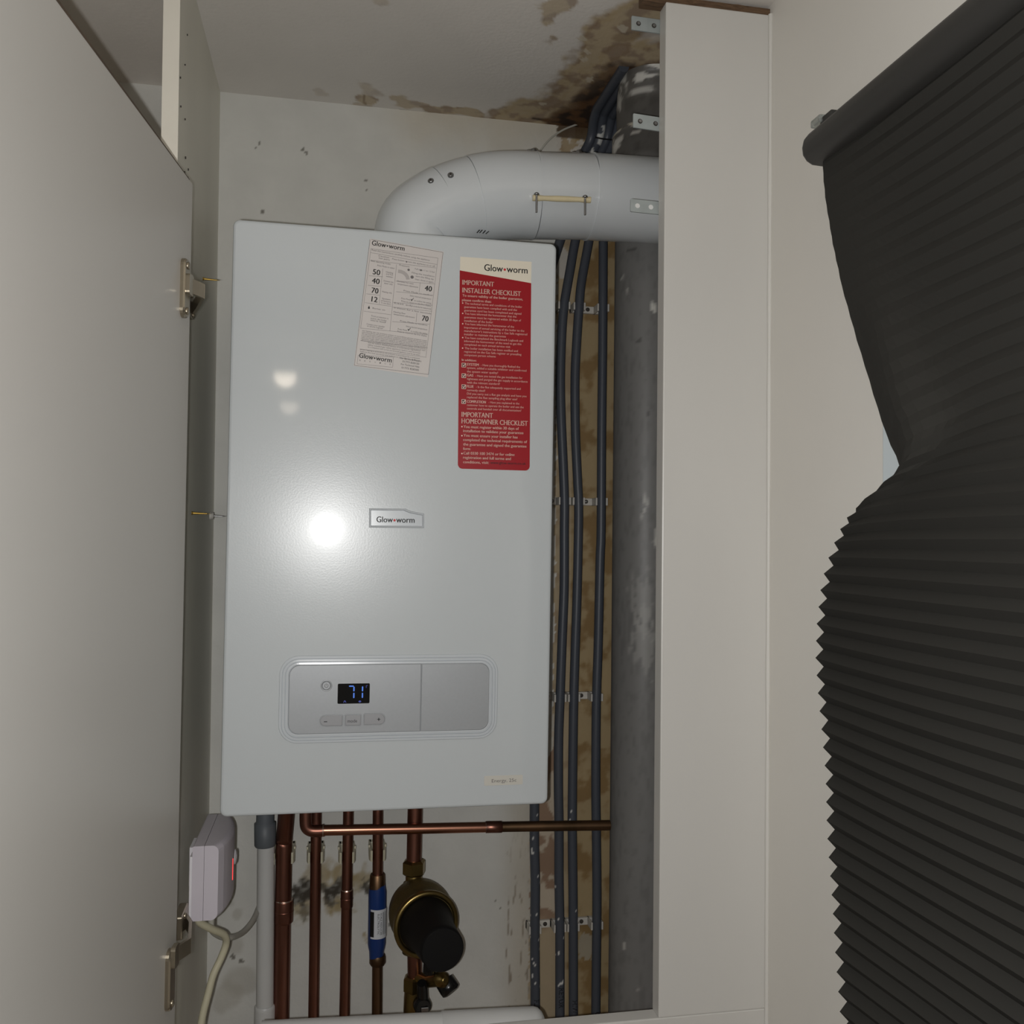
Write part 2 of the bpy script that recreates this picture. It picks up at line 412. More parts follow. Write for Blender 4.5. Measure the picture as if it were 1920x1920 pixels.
us = frange([(XL, -.0, .19), (0, .72, .0032), (.72, .90, .09)]); vs = frange([(YB, -.6, .4), (-.6, 0, .0032)])
o = grid('ceiling', us, vs, lambda u, v: (u, v, ZC), M['ceiling'], kind='structure'); paint(o, ceil_col)

MB().box((XL, YB, ZF - .05), (XR + .2, 0, ZF)).build('floor', M['floor'], kind='structure')
MB().box((XL - .1, YB, ZF), (XL, .1, ZC)).build('wall_left', M['wall_side'], kind='structure')
MB().box((XL, YB - .1, ZF), (XR + .2, YB, ZC)).build('wall_front', M['wall_side'], kind='structure')
# right wall with the window opening
WY0, WY1, WZ0, WZ1 = -1.75, -0.6672, -.36, .735
mb = MB(); mb.box((XR, WY1, ZF), (XR + .2, .1, ZC)); mb.box((XR, YB, ZF), (XR + .2, WY0, ZC))
mb.box((XR, WY0, ZF), (XR + .2, WY1, WZ0)); mb.box((XR, WY0, WZ1), (XR + .2, WY1, ZC)); mb.build('wall_right', M['wall_side'], kind='structure')
win = bpy.data.objects.new('window_1', None); COL.objects.link(win); win['kind'] = 'structure'
mb = MB(); fx0, fx1 = XR - .003, XR + .10
mb.box((fx0, WY1 - .055, WZ0), (fx1, WY1, WZ1), b=.003); mb.box((fx0, WY0, WZ0), (fx1, WY0 + .055, WZ1), b=.003)
mb.box((fx0, WY0, WZ0), (fx1, WY1, WZ0 + .055), b=.003); mb.box((fx0, WY0, WZ1 - .055), (fx1, WY1, WZ1), b=.003)
mb.build('window_frame', M['upvc'], win)
MB().box((XR + .05, WY0 + .05, WZ0 + .05), (XR + .056, WY1 - .05, WZ1 - .05)).build('pane', M['glass'], win)
rebase(win, (XR, (WY0 + WY1) / 2, WZ0))

# ceiling bulbs behind the camera
for k, (yy, lb) in enumerate(((-2.90, 'bare warm bulb on the ceiling, nearer one to the boiler'), (-3.86, 'bare warm bulb on the ceiling by the far wall'))):
    xx = (-.07, -.10)[k]
    t = thing('ceiling_bulb', lb, 'light bulb', (xx, yy, ZC), group='ceiling bulbs')
    MB().lathe((0, 0, 0), (0, 0, -1), [(0, .045), (.012, .045), (.02, .03), (.05, .022)]).build('lamp_base', M['lamp_base'], t)
    MB().lathe((0, 0, -.05), (0, 0, -1), [(0, .012), (.02, .016), (.04, .027), (.055, .03), (.07, .027), (.082, .015), (.086, .003)]).build('bulb_glass', M['clear'], t)

# ------------------------------------------------------------------ boiler cupboard
cup = thing('boiler_cupboard', 'white built-in cupboard around the boiler with its door standing open', 'cupboard')
ZB = -.62   # carcass goes on below the picture
def xp(z): return -.0595 + (1.06 - z) * .0108 if z > -.1 else -.047   # slightly out of plumb
P0, P1 = xp(ZC), xp(ZB)
TP = .0185
yfp = -.385
mb = MB(); mb.hexa([(P1 - TP, yfp, ZF), (P1, yfp, ZF), (P1, 0, ZF), (P1 - TP, 0, ZF), (P0 - TP, yfp, ZC), (P0, yfp, ZC), (P0, 0, ZC), (P0 - TP, 0, ZC)])
sp = mb.build('side_panel', M['panel'], cup)
mb = MB(); e = .0012
mb.hexa([(P1 - TP - .0003, yfp - e, ZF), (P1 + .0003, yfp - e, ZF), (P1 + .0003, yfp, ZF), (P1 - TP - .0003, yfp, ZF), (P0 - TP - .0003, yfp - e, ZC), (P0 + .0003, yfp - e, ZC), (P0 + .0003, yfp, ZC), (P0 - TP - .0003, yfp, ZC)])
mb.build('edge_banding', M['edge'], sp)
# right post and bottom rail
XS0, XS1 = .5475, XR - .0005
ZR = -.2551
ZPT = 1.0530
TH = .024
def chm(lo, hi, name, m, parent, b=.0015): return MB().box(lo, hi, b=b).build(name, m, parent)
post = chm((XS0, YF, ZR), (XS1, YF + TH, ZPT), 'post', M['post'], cup)
chm((XL + .02, YF, ZR - .19), (XS1, YF + TH, ZR), 'bottom_rail', M['post'], cup) if False else chm((P1 + .001, YF, ZR - .19), (XS1, YF + TH, ZR), 'bottom_rail', M['post'], cup)
mb = MB(); us_ = [XS0 - .03 + i * (XS1 - XS0 + .03) / 40 for i in range(41)]
loops = []
for u in us_:
    a = noise.noise(V((u * 60, 1, 0))) * .0022; b_ = noise.noise(V((u * 90, 5, 0))) * .002
    loops.append([(u, YF + .003 + a, ZPT - .0005), (u, YF + .022, ZPT - .0005), (u, YF + .022, ZC), (u, YF + .003 + b_, ZC - .004 + b_)])
mb.loft(loops); mb.build('packing_batten', M['rough_wood'], cup)

mb = MB(); cpts = []; crad = []
for k in range(60):
    z = -.45 + (ZPT + .45) * k / 59; cpts.append(V((XR - .0015, YF - .0010, z))); crad.append(.0028 + .0012 * noise.noise(V((0, 3, z * 14))))
mb.tube(cpts, crad, 10); mb.build('trim_1', mat('white_caulk', (214, 212, 206), .5), kind='structure')
# metal strips screwed to the back of the post
def strip(name, px0, y0, y1, Y, ang, holes, light_holes):
    a = at(px0, y0, 1, Y); b = at(px0, y1, 1, Y); zc = (a.z + b.z) / 2; h = (a.z - b.z); x0 = a.x; L = XS0 + .03 - x0
    out = rrect(0, -h / 2, L, h / 2, .0012, 2); mb = MB()
    fn = lambda u, w_, d: V((x0 + u * math.cos(ang) , Y + d, zc + w_ - u * math.sin(ang)))
    mb.loft([[fn(u, w_, -.001) for u, w_ in out], [fn(u, w_, .001) for u, w_ in out]], 0)
    for hx in holes:
        r = [(hx + .0032 * math.cos(t * math.pi / 8), .0032 * math.sin(t * math.pi / 8)) for t in range(16)]
        mb.loft([[fn(u, w_, -.0013) for u, w_ in r], [fn(u, w_, -.0009) for u, w_ in r]], 1)
        if not light_holes:
            r2 = [(u * .0 + hx + (u - hx) * .62, w_ * .62) for u, w_ in r]
            mb.loft([[fn(u, w_, -.0022) for u, w_ in r2], [fn(u, w_, -.0012) for u, w_ in r2]], 2)
    return mb.build(name, [M['galv'], M['hole_light'] if light_holes else M['hole'], M['steel']], cup)
YS = YF + TH + .001
strip('bracket', 1184, 30, 56, YS, .02, (.0095, .031), False)
strip('bracket', 1187, 213, 239, YS, .05, (.0095, .031), False)
strip('bracket', 1182, 373, 397, YS, .02, (.0095, .028), True)

# door, swung open past square, with two hinges
DH = at(361, 345, 1, -.41); DZ = DH.z
q_ = at(105, 0, 2, DZ); ddir = V((q_.x - DH.x, q_.y - DH.y, 0)).normalized(); dn = V((-ddir.y, ddir.x, 0))
if dn.x < 0: dn = -dn
DL, DT = .60, .018
def D(s, n, z): return DH + ddir * s + dn * n + V((0, 0, z - DZ))
door = MB(); zlo = -.30
door.hexa([D(0, 0, zlo), D(DL, 0, zlo), D(DL, -DT, zlo), D(0, -DT, zlo), D(0, 0, DZ), D(DL, 0, DZ), D(DL, -DT, DZ), D(0, -DT, DZ)])
door = door.build('door', M['door'], cup)
mb = MB()  # added tapered brown strip, standing in for the shadow line along the door top
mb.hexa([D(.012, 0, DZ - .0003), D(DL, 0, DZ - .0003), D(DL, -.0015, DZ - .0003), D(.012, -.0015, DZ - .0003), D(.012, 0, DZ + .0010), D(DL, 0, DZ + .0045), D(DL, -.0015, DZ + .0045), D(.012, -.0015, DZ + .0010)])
mb.build('shadow_strip', M['brown'], door)
nrm = dn
def on_door(x, y): return on_plane(x, y, DH, dn)
def hinge(zc, dz_arm):
    mb = MB(); s0, s1 = .020, .040
    hz = .034; out = rrect(s0, -hz, s1, hz, .0095, 5)
    mb.loft([[D(s, .0, zc + z) for s, z in out], [D(s, .0035, zc + z) for s, z in out], [D(s + (0.030 - s) * .12, .0055, zc + z * .96) for s, z in out]], 0)
    for zz in (-.026, .026): mb.lathe(D(.030, .0055, zc + zz), dn, [(0, .0042), (.0014, .0042), (.0022, .0015)], 12)
    # raised cup in the middle
    out = rrect(s0 + .001, -.012, s1 - .002, .012, .004, 3)
    mb.loft([[D(s, .005, zc + dz_arm + z) for s, z in out], [D(s, .010, zc + dz_arm + z) for s, z in out]], 0)
    # arm reaching over to the side panel
    za = zc + dz_arm; xpn = xp(za)
    a = D(.030, .006, za); b = D(.004, .016, za); c = V((xpn + .019, yfp + .022, za - .002)); d = V((xpn + .010, yfp + .050, za - .004))
    for (p, q, h) in ((a, b, .0085), (b, c, .0085), (c, d, .0075)):
        t = (q - p).normalized(); n = V((-t.y, t.x, 0)) * .0018; n = n if n.x > 0 else -n; z = V((0, 0, h))
        mb.hexa([p - n - z, q - n - z, q + n - z, p + n - z, p - n + z, q - n + z, q + n + z, p + n + z])
    # mounting block on the panel
    mb.box((xpn, yfp + .016, za - .014), (xpn + .011, yfp + .062, za + .014), 0, .002)
    mb.lathe((xpn + .011, yfp + .030, za + .010), (1, 0, 0), [(0, .004), (.002, .004), (.003, .001)], 12)
    mb.lathe((xpn + .011, yfp + .048, za - .010), (1, 0, 0), [(0, .004), (.002, .004), (.003, .001)], 12)
    return mb.build('hinge', M['hinge'], door)
hinge(.631, .004); hinge(-.1465, .026)
for (x, y, r) in ((351, 296, .0016), (356, 318, .0014), (349, 324, .0020), (355, 334, .0016), (357, 66, .0012), (352, 122, .0010), (343, 146, .0012), (343, 200, .0012), (351, 224, .0012)):
    p = at(x, y, 0, -.055); MB().lathe((xp(p.z) - .0006, p.y, p.z), (1, 0, 0), [(0, r), (.0012, r)], 10).build('screw_hole', M['hole'], cup)
# screw points coming through the side panel
for (x, y, m, col) in ((384, 523, 'brass_screw', 0), (358, 962, 'brass_screw', 0), (392, 967, 'steel', 1)):
    p = at(x, y, 0, -.053); p.x = xp(p.z)
    mb = MB(); prof = [(0, .0026)]
    for i in range(12): prof += [(.0015 + i * .0016, .0022 - i * .00010), (.0023 + i * .0016, .0014 - i * .00008)]
    prof.append((.0235, .0003)); mb.lathe(p, (1, .05, -.03), prof, 12)
    if col: mb.lathe(p, (1, .05, -.03), [(0, .0060), (.0055, .0056), (.0062, .003)], 14, 1)
    mb.build('screw', [M[m], M['clip']], cup)

# ------------------------------------------------------------------ boiler
BW, BH = .418, .7474
boiler = thing('boiler', 'white wall-hung combi boiler with red checklist sticker and lit display', 'boiler', (0, -.344 + .0067, 0), (.00902, .003423, 0))
BMAT = Euler((.00902, .003423, 0)).to_matrix(); BO = V((0, -.344 + .0067, 0)); BN = BMAT @ V((0, -1, 0))
def B(x, y):
    p = BMAT.inverted() @ (on_plane(x, y, BO, BN) - BO); return (p.x, p.z)
def bf(u, w_, h=0.0): return V((u, -h, w_))
mb = MB(); L_ = []
for ins, h, r in ((0, -.325, .008), (0, -.008, .008), (.0003, -.003, .008), (.0010, -.0012, .0085), (.0022, -.0003, .0085), (.0040, 0, .008)):
    L_.append([bf(u, w_, h) for u, w_ in rrect(ins, ins, BW - ins, BH - ins, max(.0085 - ins * .5, .004), 6)])
mb.loft(L_, 0, True, False)
for i in range(len(mb.f)): mb.sm[i] = len(mb.f[i]) == 4 and i >= len(mb.f) // 5
mb.build('casing', M['boiler'], boiler)
# name badge
b = [B(692, 953), B(760, 953.5), B(770, 958), B(795, 963), B(795, 990), B(692, 989)]
bd = MB(); ring = [b[5], b[4], b[3], b[2], b[1], b[0]]
cx = sum(p[0] for p in ring) / 6; cz = sum(p[1] for p in ring) / 6
def sc(pts, k): return [(p[0] + (k if p[0] < cx else -k), p[1] + (k if p[1] < cz else -k)) for p in pts]
bd.loft([[bf(*p, .0) for p in ring], [bf(*p, .0022) for p in sc(ring, .0007)], [bf(*p, .0024) for p in sc(ring, .0016)], [bf(*p, .0004) for p in sc(ring, .0026)]], 0)
u0, z0 = B(706, 979); u1, _ = B(777, 984)
put_text(bd, 'Glow', lambda u, w_: bf(u, w_, .0007), u0, z0, (u1 - u0) * .425, .0078, 1, 0, .00018)
put_text(bd, 'worm', lambda u, w_: bf(u, w_, .0007), u0 + (u1 - u0) * .515, z0, (u1 - u0) * .485, .0078, 1, 0, .00018)
ccx = u0 + (u1 - u0) * .470; bd.add([bf(ccx + .0016 * math.cos(a * .5236), z0 + .0028 + .0016 * math.sin(a * .5236), .0007) for a in range(12)], [list(range(12))], 2)
bd.build('name_badge', [M['bezel'], M['ink'], M['ink_red']], boiler)

# control panel
cp = MB(); R0 = (.0685, .0892, .3475, .1995)
for k, seq in enumerate((((0, .0), (.0004, .0011), (.0010, .0015), (.0034, .0016), (.0037, .0002), (.0043, .0002), (.0046, .0017), (.0072, .0019), (.0075, .0003), (.0082, .0003), (.0085, .0020), (.0108, .0024), (.0116, .0020), (.0118, .0008)),)):
    cp.loft([[bf(u, w_, h) for u, w_ in rrect(R0[0] + i, R0[1] + i, R0[2] - i, R0[3] - i, max(.024 - i, .008), 8)] for i, h in seq], 0, True)
cpo = cp.build('control_panel', M['bezel'], boiler)
xs = .2467
def plate(name, x0, z0, x1, z1, r, h, m, parent=cpo, ch=.0007, h0=.0):
    mb = MB(); mb.loft([[bf(u, w_, h0) for u, w_ in rrect(x0, z0, x1, z1, r, 5)], [bf(u, w_, h - ch) for u, w_ in rrect(x0, z0, x1, z1, r, 5)], [bf(u, w_, h) for u, w_ in rrect(x0 + ch, z0 + ch, x1 - ch, z1 - ch, [max(q - ch, .0002) for q in (r if isinstance(r, tuple) else (r,) * 4)], 5)]], 0)
    return mb
face = plate('x', .0806, .1009, xs - .0001, .1879, (.013, .0003, .0003, .013), .0022, None)
face.build('control_face', M['silver'], cpo)
flap = plate('x', xs + .0003, .1009, .3360, .1879, (.0003, .013, .013, .0003), .0026, None); flap.build('flap', M['silver'], cpo)
dsp = plate('x', .1410, .1384, .1812, .1639, .0015, .0027, None, ch=.0002, h0=.002)
H_ = .0029
def quad(mb, pts, mi): mb.add([bf(u, w_, H_) for u, w_ in pts], [list(range(len(pts)))], mi)
def segbar(mb, x0, z0, x1, z1, t, mi):
    d = V((x1 - x0, z1 - z0)); l = d.length; d /= l; n = V((-d.y, d.x)) * t / 2; a = V((x0, z0)); c = V((x1, z1)); k = d * t * .5
    quad(mb, [tuple(a), tuple(a + k + n), tuple(c - k + n), tuple(c), tuple(c - k - n), tuple(a + k - n)], mi)
def DP(cx, cy):  # crop pixels of the display close-up to boiler plane
    return B(560 + cx / 8.727, 1240 + cy / 8.727)
for a, c, t, mi in (((820, 400), (905, 400), .0016, 1), ((905, 405), (903, 488), .0017, 1), ((903, 505), (901, 598), .0017, 1), ((1045, 400), (1043, 488), .0017, 1), ((1043, 505), (1041, 595), .0017, 1),
                  ((975, 650), (1025, 650), .0024, 2), ((735, 672), (752, 632), .0008, 2), ((752, 632), (775, 668), .0008, 2), ((1105, 390), (1105, 430), .0006, 2), ((1105, 390), (1128, 388), .0005, 2)):
    p = DP(*a); r = DP(*c); segbar(dsp, p[0], p[1], r[0], r[1], t, mi)
dsp.build('display', [M['black_glass'], M['led_blue'], M['led_dim']], cpo)
# buttons
pc = B(612, 1285)
mb = MB(); mb.lathe(bf(pc[0], pc[1], .0018), (0, -1, 0), [(0, .0072), (.0007, .0072), (.0010, .0068), (.0010, .0060), (.0004, .0056)], 28)
mb.lathe(bf(pc[0], pc[1], .0018), (0, -1, 0), [(0, .0050), (.0008, .0050), (.0011, .0046)], 28)
arc = [bf(pc[0] + .0022 * math.cos(math.radians(a)), pc[1] + .0022 * math.sin(math.radians(a)), .0031) for a in range(120, 421, 20)]
mb.tube(arc, .0003, 6, 1); mb.tube([bf(pc[0], pc[1], .0031), bf(pc[0], pc[1] + .0030, .0031)], .0003, 6, 1)
mb.build('power_button', [M['silver'], M['ink_grey']], cpo)
def button(name, x0, x1, z0, z1, r, sym):
    mb = MB(); o = .0010
    rr = [q + o for q in r]
    mb.loft([[bf(u, w_, h) for u, w_ in rrect(x0 - o + i, z0 - o + i, x1 + o - i, z1 + o - i, [max(q - i, .0004) for q in rr], 6)] for i, h in ((0, .0018), (.0003, .0028), (.0008, .0028), (.0012, .0018))], 0, False)
    mb.loft([[bf(u, w_, h) for u, w_ in rrect(x0 + i, z0 + i, x1 - i, z1 - i, [max(q - i, .0003) for q in r], 6)] for i, h in ((.0003, .0018), (.0005, .0025), (.0010, .0028))], 1, True)
    if sym == '-': put_text(mb, '-', lambda u, w_: bf(u, w_, .0030), x0 + .0050, z0 + .0038, .0040, .0070, 2, 0, .0001)
    if sym == '+': put_text(mb, '+', lambda u, w_: bf(u, w_, .0030), x1 - .0100, z0 + .0042, .0042, .0058, 2, 0, .0001)
    if sym == 'mode': put_text(mb, 'mode', lambda u, w_: bf(u, w_, .0030), x0 + .0030, z0 + .0042, .0120, .0042, 2)
    mb.build(name, [M['silver'], M['silver_btn'], M['ink']], cpo)
button('minus_button', .1196, .1477, .1104, .1238, (.0066, .0014, .0014, .0066), '-')
button('mode_button', .1510, .1710, .1104, .1240, (.0012,) * 4, 'mode')
button('plus_button', .1745, .2012, .1108, .1248, (.0014, .0066, .0066, .0014), '+')

# model label
ml = plate('x', .3317, .0275, .3831, .0402, .0012, .00025, None, ch=.0001)
put_text(ml, 'Energy, 25c', lambda u, w_: bf(u, w_, .0004), .3417, .0315, .0330, .0046, 1)
ml.build('model_label', [mat('pale_label', (198, 195, 186), .4), M['ink_grey']], boiler)

# red and cream checklist sticker
rs = MB()
c0 = B(863, 487); c1 = B(995, 491); r0 = B(862, 507); r1 = B(996, 531); r2 = B(993, 881); r3 = B(859, 878)
h1, h2, h3 = .00018, .00022, .00042
rs.loft([[bf(u, w_, h) for u, w_ in ((r0[0] + .0003, r0[1] - .004), (r1[0] - .0003, r1[1] - .004), (c1[0] + .0012, c1[1]), (c0[0], c1[1]))] for h in (0, h1)], 2)
lo = rrect(r3[0] - .0005, r3[1] - .0005, r2[0], r1[1], .006, 6)
poly = [p for p in lo if p[1] < (r3[1] + r1[1]) / 2] + [(r1[0], r1[1]), (r0[0], r0[1])]
rs.loft([[bf(u, w_, h) for u, w_ in poly] for h in (0, h2)], 0)
T = lambda u, w_: bf(u, w_, h3)
def rt(ox, oy, k, a, b_, txt, cap, mi=1, bold=0.0):
    p = B(ox + a[0] / k, oy + a[1] / k); q = B(ox + b_[0] / k, oy + b_[1] / k)
    put_text(rs, txt, T, p[0], p[1], q[0] - p[0], cap, mi, 0, bold)
u0, z0 = B(908, 507.5); u1, _ = B(989, 511)
put_text(rs, 'Glow', T, u0, z0, (u1 - u0) * .425, .0092, 3, 0, .00016); put_text(rs, 'worm', T, u0 + (u1 - u0) * .515, z0, (u1 - u0) * .485, .0092, 3, 0, .00016)
ccx = u0 + (u1 - u0) * .470; rs.add([bf(ccx + .0017 * math.cos(a * .5236), z0 + .0032 + .0017 * math.sin(a * .5236), h3) for a in range(12)], [list(range(12))], 4)
K2 = [((155, 490), (695, 512), 'IMPORTANT', .0066, .00016), ((155, 625), (1155, 665), 'INSTALLER CHECKLIST', .0068, .00016),
      ((155, 695), (1190, 750), 'To ensure validity of the boiler guarantee,', .0034, .00010), ((150, 772), (650, 790), 'please confirm that:', .0034, .00010)]
small = [((195, 830), (1180, 870), 'The technical terms and conditions of the boiler'), ((185, 888), (1090, 925), 'guarantee have been complied with and the'),
         ((185, 948), (1165, 990), 'guarantee card has been completed and signed'), ((195, 1005), (1080, 1045), 'You have informed the homeowner that the'),
         ((185, 1065), (1160, 1110), 'guarantee must be registered within 30 days of'), ((185, 1127), (680, 1145), 'installation of the boiler'),
         ((195, 1182), (1040, 1220), 'You have informed the homeowner of the'), ((185, 1242), (1215, 1285), 'importance of annual servicing of the boiler to the'),
         ((185, 1300), (1265, 1345), "manufacturer's instructions by a Gas Safe registered"), ((185, 1358), (900, 1390), 'installer to maintain the guarantee'),
         ((195, 1418), (1195, 1460), 'You have completed the Benchmark Logbook and'), ((185, 1475), (1165, 1520), 'informed the homeowner of the need to get this'),
         ((185, 1533), (975, 1565), 'completed on each annual service visit'), ((195, 1598), (1105, 1635), 'The boiler installation has been notified and'),
         ((185, 1655), (1165, 1700), 'registered on the Gas Safe register or prevailing'), ((185, 1713), (725, 1735), 'competent person scheme')]
for a, b_, t, c, bo in K2: rt(850, 480, 9.143, a, b_, t, c, 1, bo)
for a, b_, t in small: rt(850, 480, 9.143, a, b_, t, .0030, 1, .00004)
rt(850, 480, 9.143, (145, 1798), (395, 1812), 'In addition:', .0030, 1, .0001)
K3 = [((222, 135), (415, 140), 'SYSTEM', 1), ((450, 143), (1090, 165), '- Have you thoroughly flushed the', 0), ((222, 187), (1195, 225), 'system, added a suitable inhibitor and confirmed', 0), ((222, 247), (730, 265), 'the system water quality?', 0),
      ((222, 312), (325, 315), 'GAS', 1), ((360, 318), (1130, 345), '- Have you tested the gas installation for', 0), ((222, 368), (1215, 410), 'tightness and purged the gas supply in accordance', 0), ((222, 428), (760, 445), 'with the relevant standard?', 0),
      ((222, 495), (330, 498), 'FLUE', 1), ((370, 500), (1100, 525), '- Is the flue adequately supported and', 0), ((222, 552), (520, 560), 'correctly sited?', 0), ((222, 610), (1195, 650), 'Did you carry out a flue gas analysis and have you', 0),
      ((222, 668), (1045, 700), 'replaced the flue sampling plug after use?', 0), ((222, 742), (530, 750), 'COMPLETION', 1), ((575, 752), (1080, 768), '- Have you explained to the', 0),
      ((222, 795), (1150, 825), 'customer how to operate the boiler and use the', 0), ((222, 853), (1110, 880), 'controls and handed over all documentation?', 0)]
for a, b_, t, bo in K3: rt(850, 670, 8.727, a, b_, t, .0036 if bo else .0030, 1, .00014 if bo else .00004)
rt(850, 670, 8.727, (135, 972), (645, 985), 'IMPORTANT', .0068, 1, .00016); rt(850, 670, 8.727, (135, 1080), (1215, 1115), 'HOMEOWNER CHECKLIST', .0068, 1, .00016)
K4 = [((165, 1155), (1070, 1185), 'You must register within 30 days of'), ((160, 1222), (1145, 1255), 'installation to validate your guarantee'), ((165, 1297), (1050, 1325), 'You must ensure your installer has'),
      ((160, 1368), (1205, 1400), 'completed the technical requirements of'), ((160, 1442), (1195, 1477), 'the guarantee and signed the guarantee'), ((160, 1515), (275, 1520), 'form'),
      ((165, 1588), (1000, 1612), 'Call 0330 100 3474 or for online'), ((160, 1658), (940, 1685), 'registration and full terms and'), ((160, 1732), (580, 1748), 'conditions, visit:')]
for a, b_, t in K4: rt(850, 670, 8.727, a, b_, t, .0038, 1, .00010)
rt(850, 670, 8.727, (605, 1742), (1185, 1760), 'www.glow-worm.co.uk', .0036, 5, .00008)
for (x, y) in ((160, 808), (160, 985), (160, 1162), (160, 1400), (158, 1580)):
    p = B(850 + x / 9.143, 480 + y / 9.143); rs.add([bf(p[0] + .0009 * math.cos(a), p[1] + .0009 * math.sin(a), h3) for a in (0, .785, 1.57, 2.356, 3.14, 3.927, 4.71, 5.5)], [list(range(8))], 1)
for (x, y) in ((140, 1135), (140, 1283), (140, 1575)):
    p = B(850 + x / 8.727, 670 + y / 8.727); rs.add([bf(p[0] + .0010 * math.cos(a), p[1] + .0010 * math.sin(a), h3) for a in (0, .785, 1.57, 2.356, 3.14, 3.927, 4.71, 5.5)], [list(range(8))], 1)
for (x, y) in ((170, 128), (170, 302), (170, 482), (168, 725)):
    p = B(850 + x / 8.727, 670 + y / 8.727); a = .0029; i = .0023
    for q in (((-a, -a), (a, -a), (a, -i), (-a, -i)), ((-a, i), (a, i), (a, a), (-a, a)), ((-a, -a), (-i, -a), (-i, a), (-a, a)), ((i, -a), (a, -a), (a, a), (i, a))):
        rs.add([bf(p[0] + u, p[1] + w_, h3) for u, w_ in q], [(0, 1, 2, 3)], 1)
    rs.add([bf(p[0] + u, p[1] + w_, h3) for u, w_ in ((-.0016, .0002), (-.0011, .0008), (-.0004, -.0006), (.0021, .0024), (.0022, .0012), (-.0003, -.0020))], [list(range(6))], 1)
    rs.add([bf(p[0] + u, p[1] + w_, h3 - .00008) for u, w_ in ((-i, -i), (i, -i), (i, i), (-i, i))], [(0, 1, 2, 3)], 5)
rs.build('checklist_sticker', [M['red'], M['paper_text'], M['cream'], M['ink'], M['ink_red'], M['dark_red']], boiler)

# tilted instruction sticker
st = MB()
tl = B(694, 447); tr = B(832, 472); bl = B(663, 686); br = B(802, 709)
e1 = V((tr[0] - tl[0], tr[1] - tl[1])); SW = e1.length; e1 /= SW; SH = (V(bl) - V(tl)).length; e2 = V((-e1.y, e1.x))
def SP(u, v, h): q = V(tl) + e1 * u + e2 * v; return bf(q.x, q.y, h)       # u right, v up (negative down)
st.loft([[SP(u, -v, h) for u, v in ((0, SH), (SW, SH), (SW, 0), (0, 0))] for h in (0, .0002)], 0)
ST = lambda u, v: SP(u, v, .0004)
import functools
a_, b__, c_, d_ = 945.0, 170.0, -208.0, 1650.0; det = a_ * d_ - b__ * c_
def SC_(cx, cy):   # close-up crop pixels to sticker coordinates in metres
    x = cx - 230; y = cy - 45; s = (x * d_ - y * c_) / det; t = (a_ * y - b__ * x) / det; return s * SW, -t * SH
def stt(a, b_, txt, cap, mi=1, bold=0):
    p = SC_(*a); q = SC_(*b_); put_text(st, txt, ST, p[0], p[1], q[0] - p[0], cap, mi, 0, bold)
def sline(a, b_, t=.00025, mi=2):
    p = V(SC_(*a)); q = V(SC_(*b_)); d = (q - p).normalized(); n = V((-d.y, d.x)) * t
    st.add([ST(*(p - n)), ST(*(q - n)), ST(*(q + n)), ST(*(p + n))], [(0, 1, 2, 3)], mi)
def spatch(c, mi=3):
    st.add([SP(*SC_(*p), .0003) for p in c], [list(range(len(c)))], mi)
for (x0, y0, x1, sfx) in ((250, 132, 665, 0), (90, 1590, 500, 1)):
    p = SC_(x0, y0); L = (SC_(x1, y0 + (x1 - x0) * .18)[0] - p[0])
    put_text(st, 'Glow', ST, p[0], p[1], L * .43, .0066, 1, 0, .00012); put_text(st, 'worm', ST, p[0] + L * .515, p[1], L * .485, .0066, 1, 0, .00012)
    cx = p[0] + L * .472; st.add([ST(cx + .0011 * math.cos(a * .785), p[1] + .0024 + .0011 * math.sin(a * .785)) for a in range(8)], [list(range(8))], 1)
for k, ch in enumerate('SERVICE'):
    stt((92 + k * 64, 1632 + k * 10), (108 + k * 64, 1635 + k * 10), ch, .0020, 2)
for f in (((245, 45 + 15), (1165, 225)), ((1165, 225), (975, 1828)), ((975, 1828), (32, 1688)), ((32, 1688), (228, 60))): sline(f[0], f[1], .00022)
for f in (((240, 180), (1100, 300)), ((1100, 300), (940, 1610)), ((235, 230), (1090, 385)), ((230, 330), (1075, 430)), ((240, 180), (110, 1215)), ((565, 385), (480, 1250)), ((110, 1210), (965, 1305)),
          ((215, 530), (390, 545)), ((200, 655), (370, 670)), ((180, 765), (350, 785)), ((165, 880), (500, 930)), ((150, 990), (495, 1040)), ((390, 440), (345, 900)), ((870, 620), (855, 745)), ((560, 740), (1035, 790)),
          ((520, 880), (1025, 920)), ((515, 940), (1020, 1000)), ((825, 1020), (815, 1140)), ((510, 1130), (990, 1170)), ((555, 600), (1060, 640)), ((80, 1560), (525, 1590)), ((525, 1590), (515, 1725)), ((515, 1725), (65, 1670)), ((65, 1670), (80, 1560)),
          ((100, 1480), (935, 1600)), ((110, 1370), (965, 1480))): sline(f[0], f[1], .00016)
for t, a, b_ in (('50', (262, 510), (352, 525)), ('40', (250, 625), (345, 642)), ('70', (245, 750), (330, 765)), ('12', (245, 865), (318, 880)), ('40', (925, 725), (1015, 740)), ('70', (890, 1120), (970, 1135))):
    stt(a, b_, t, .0072, 1, .0002)
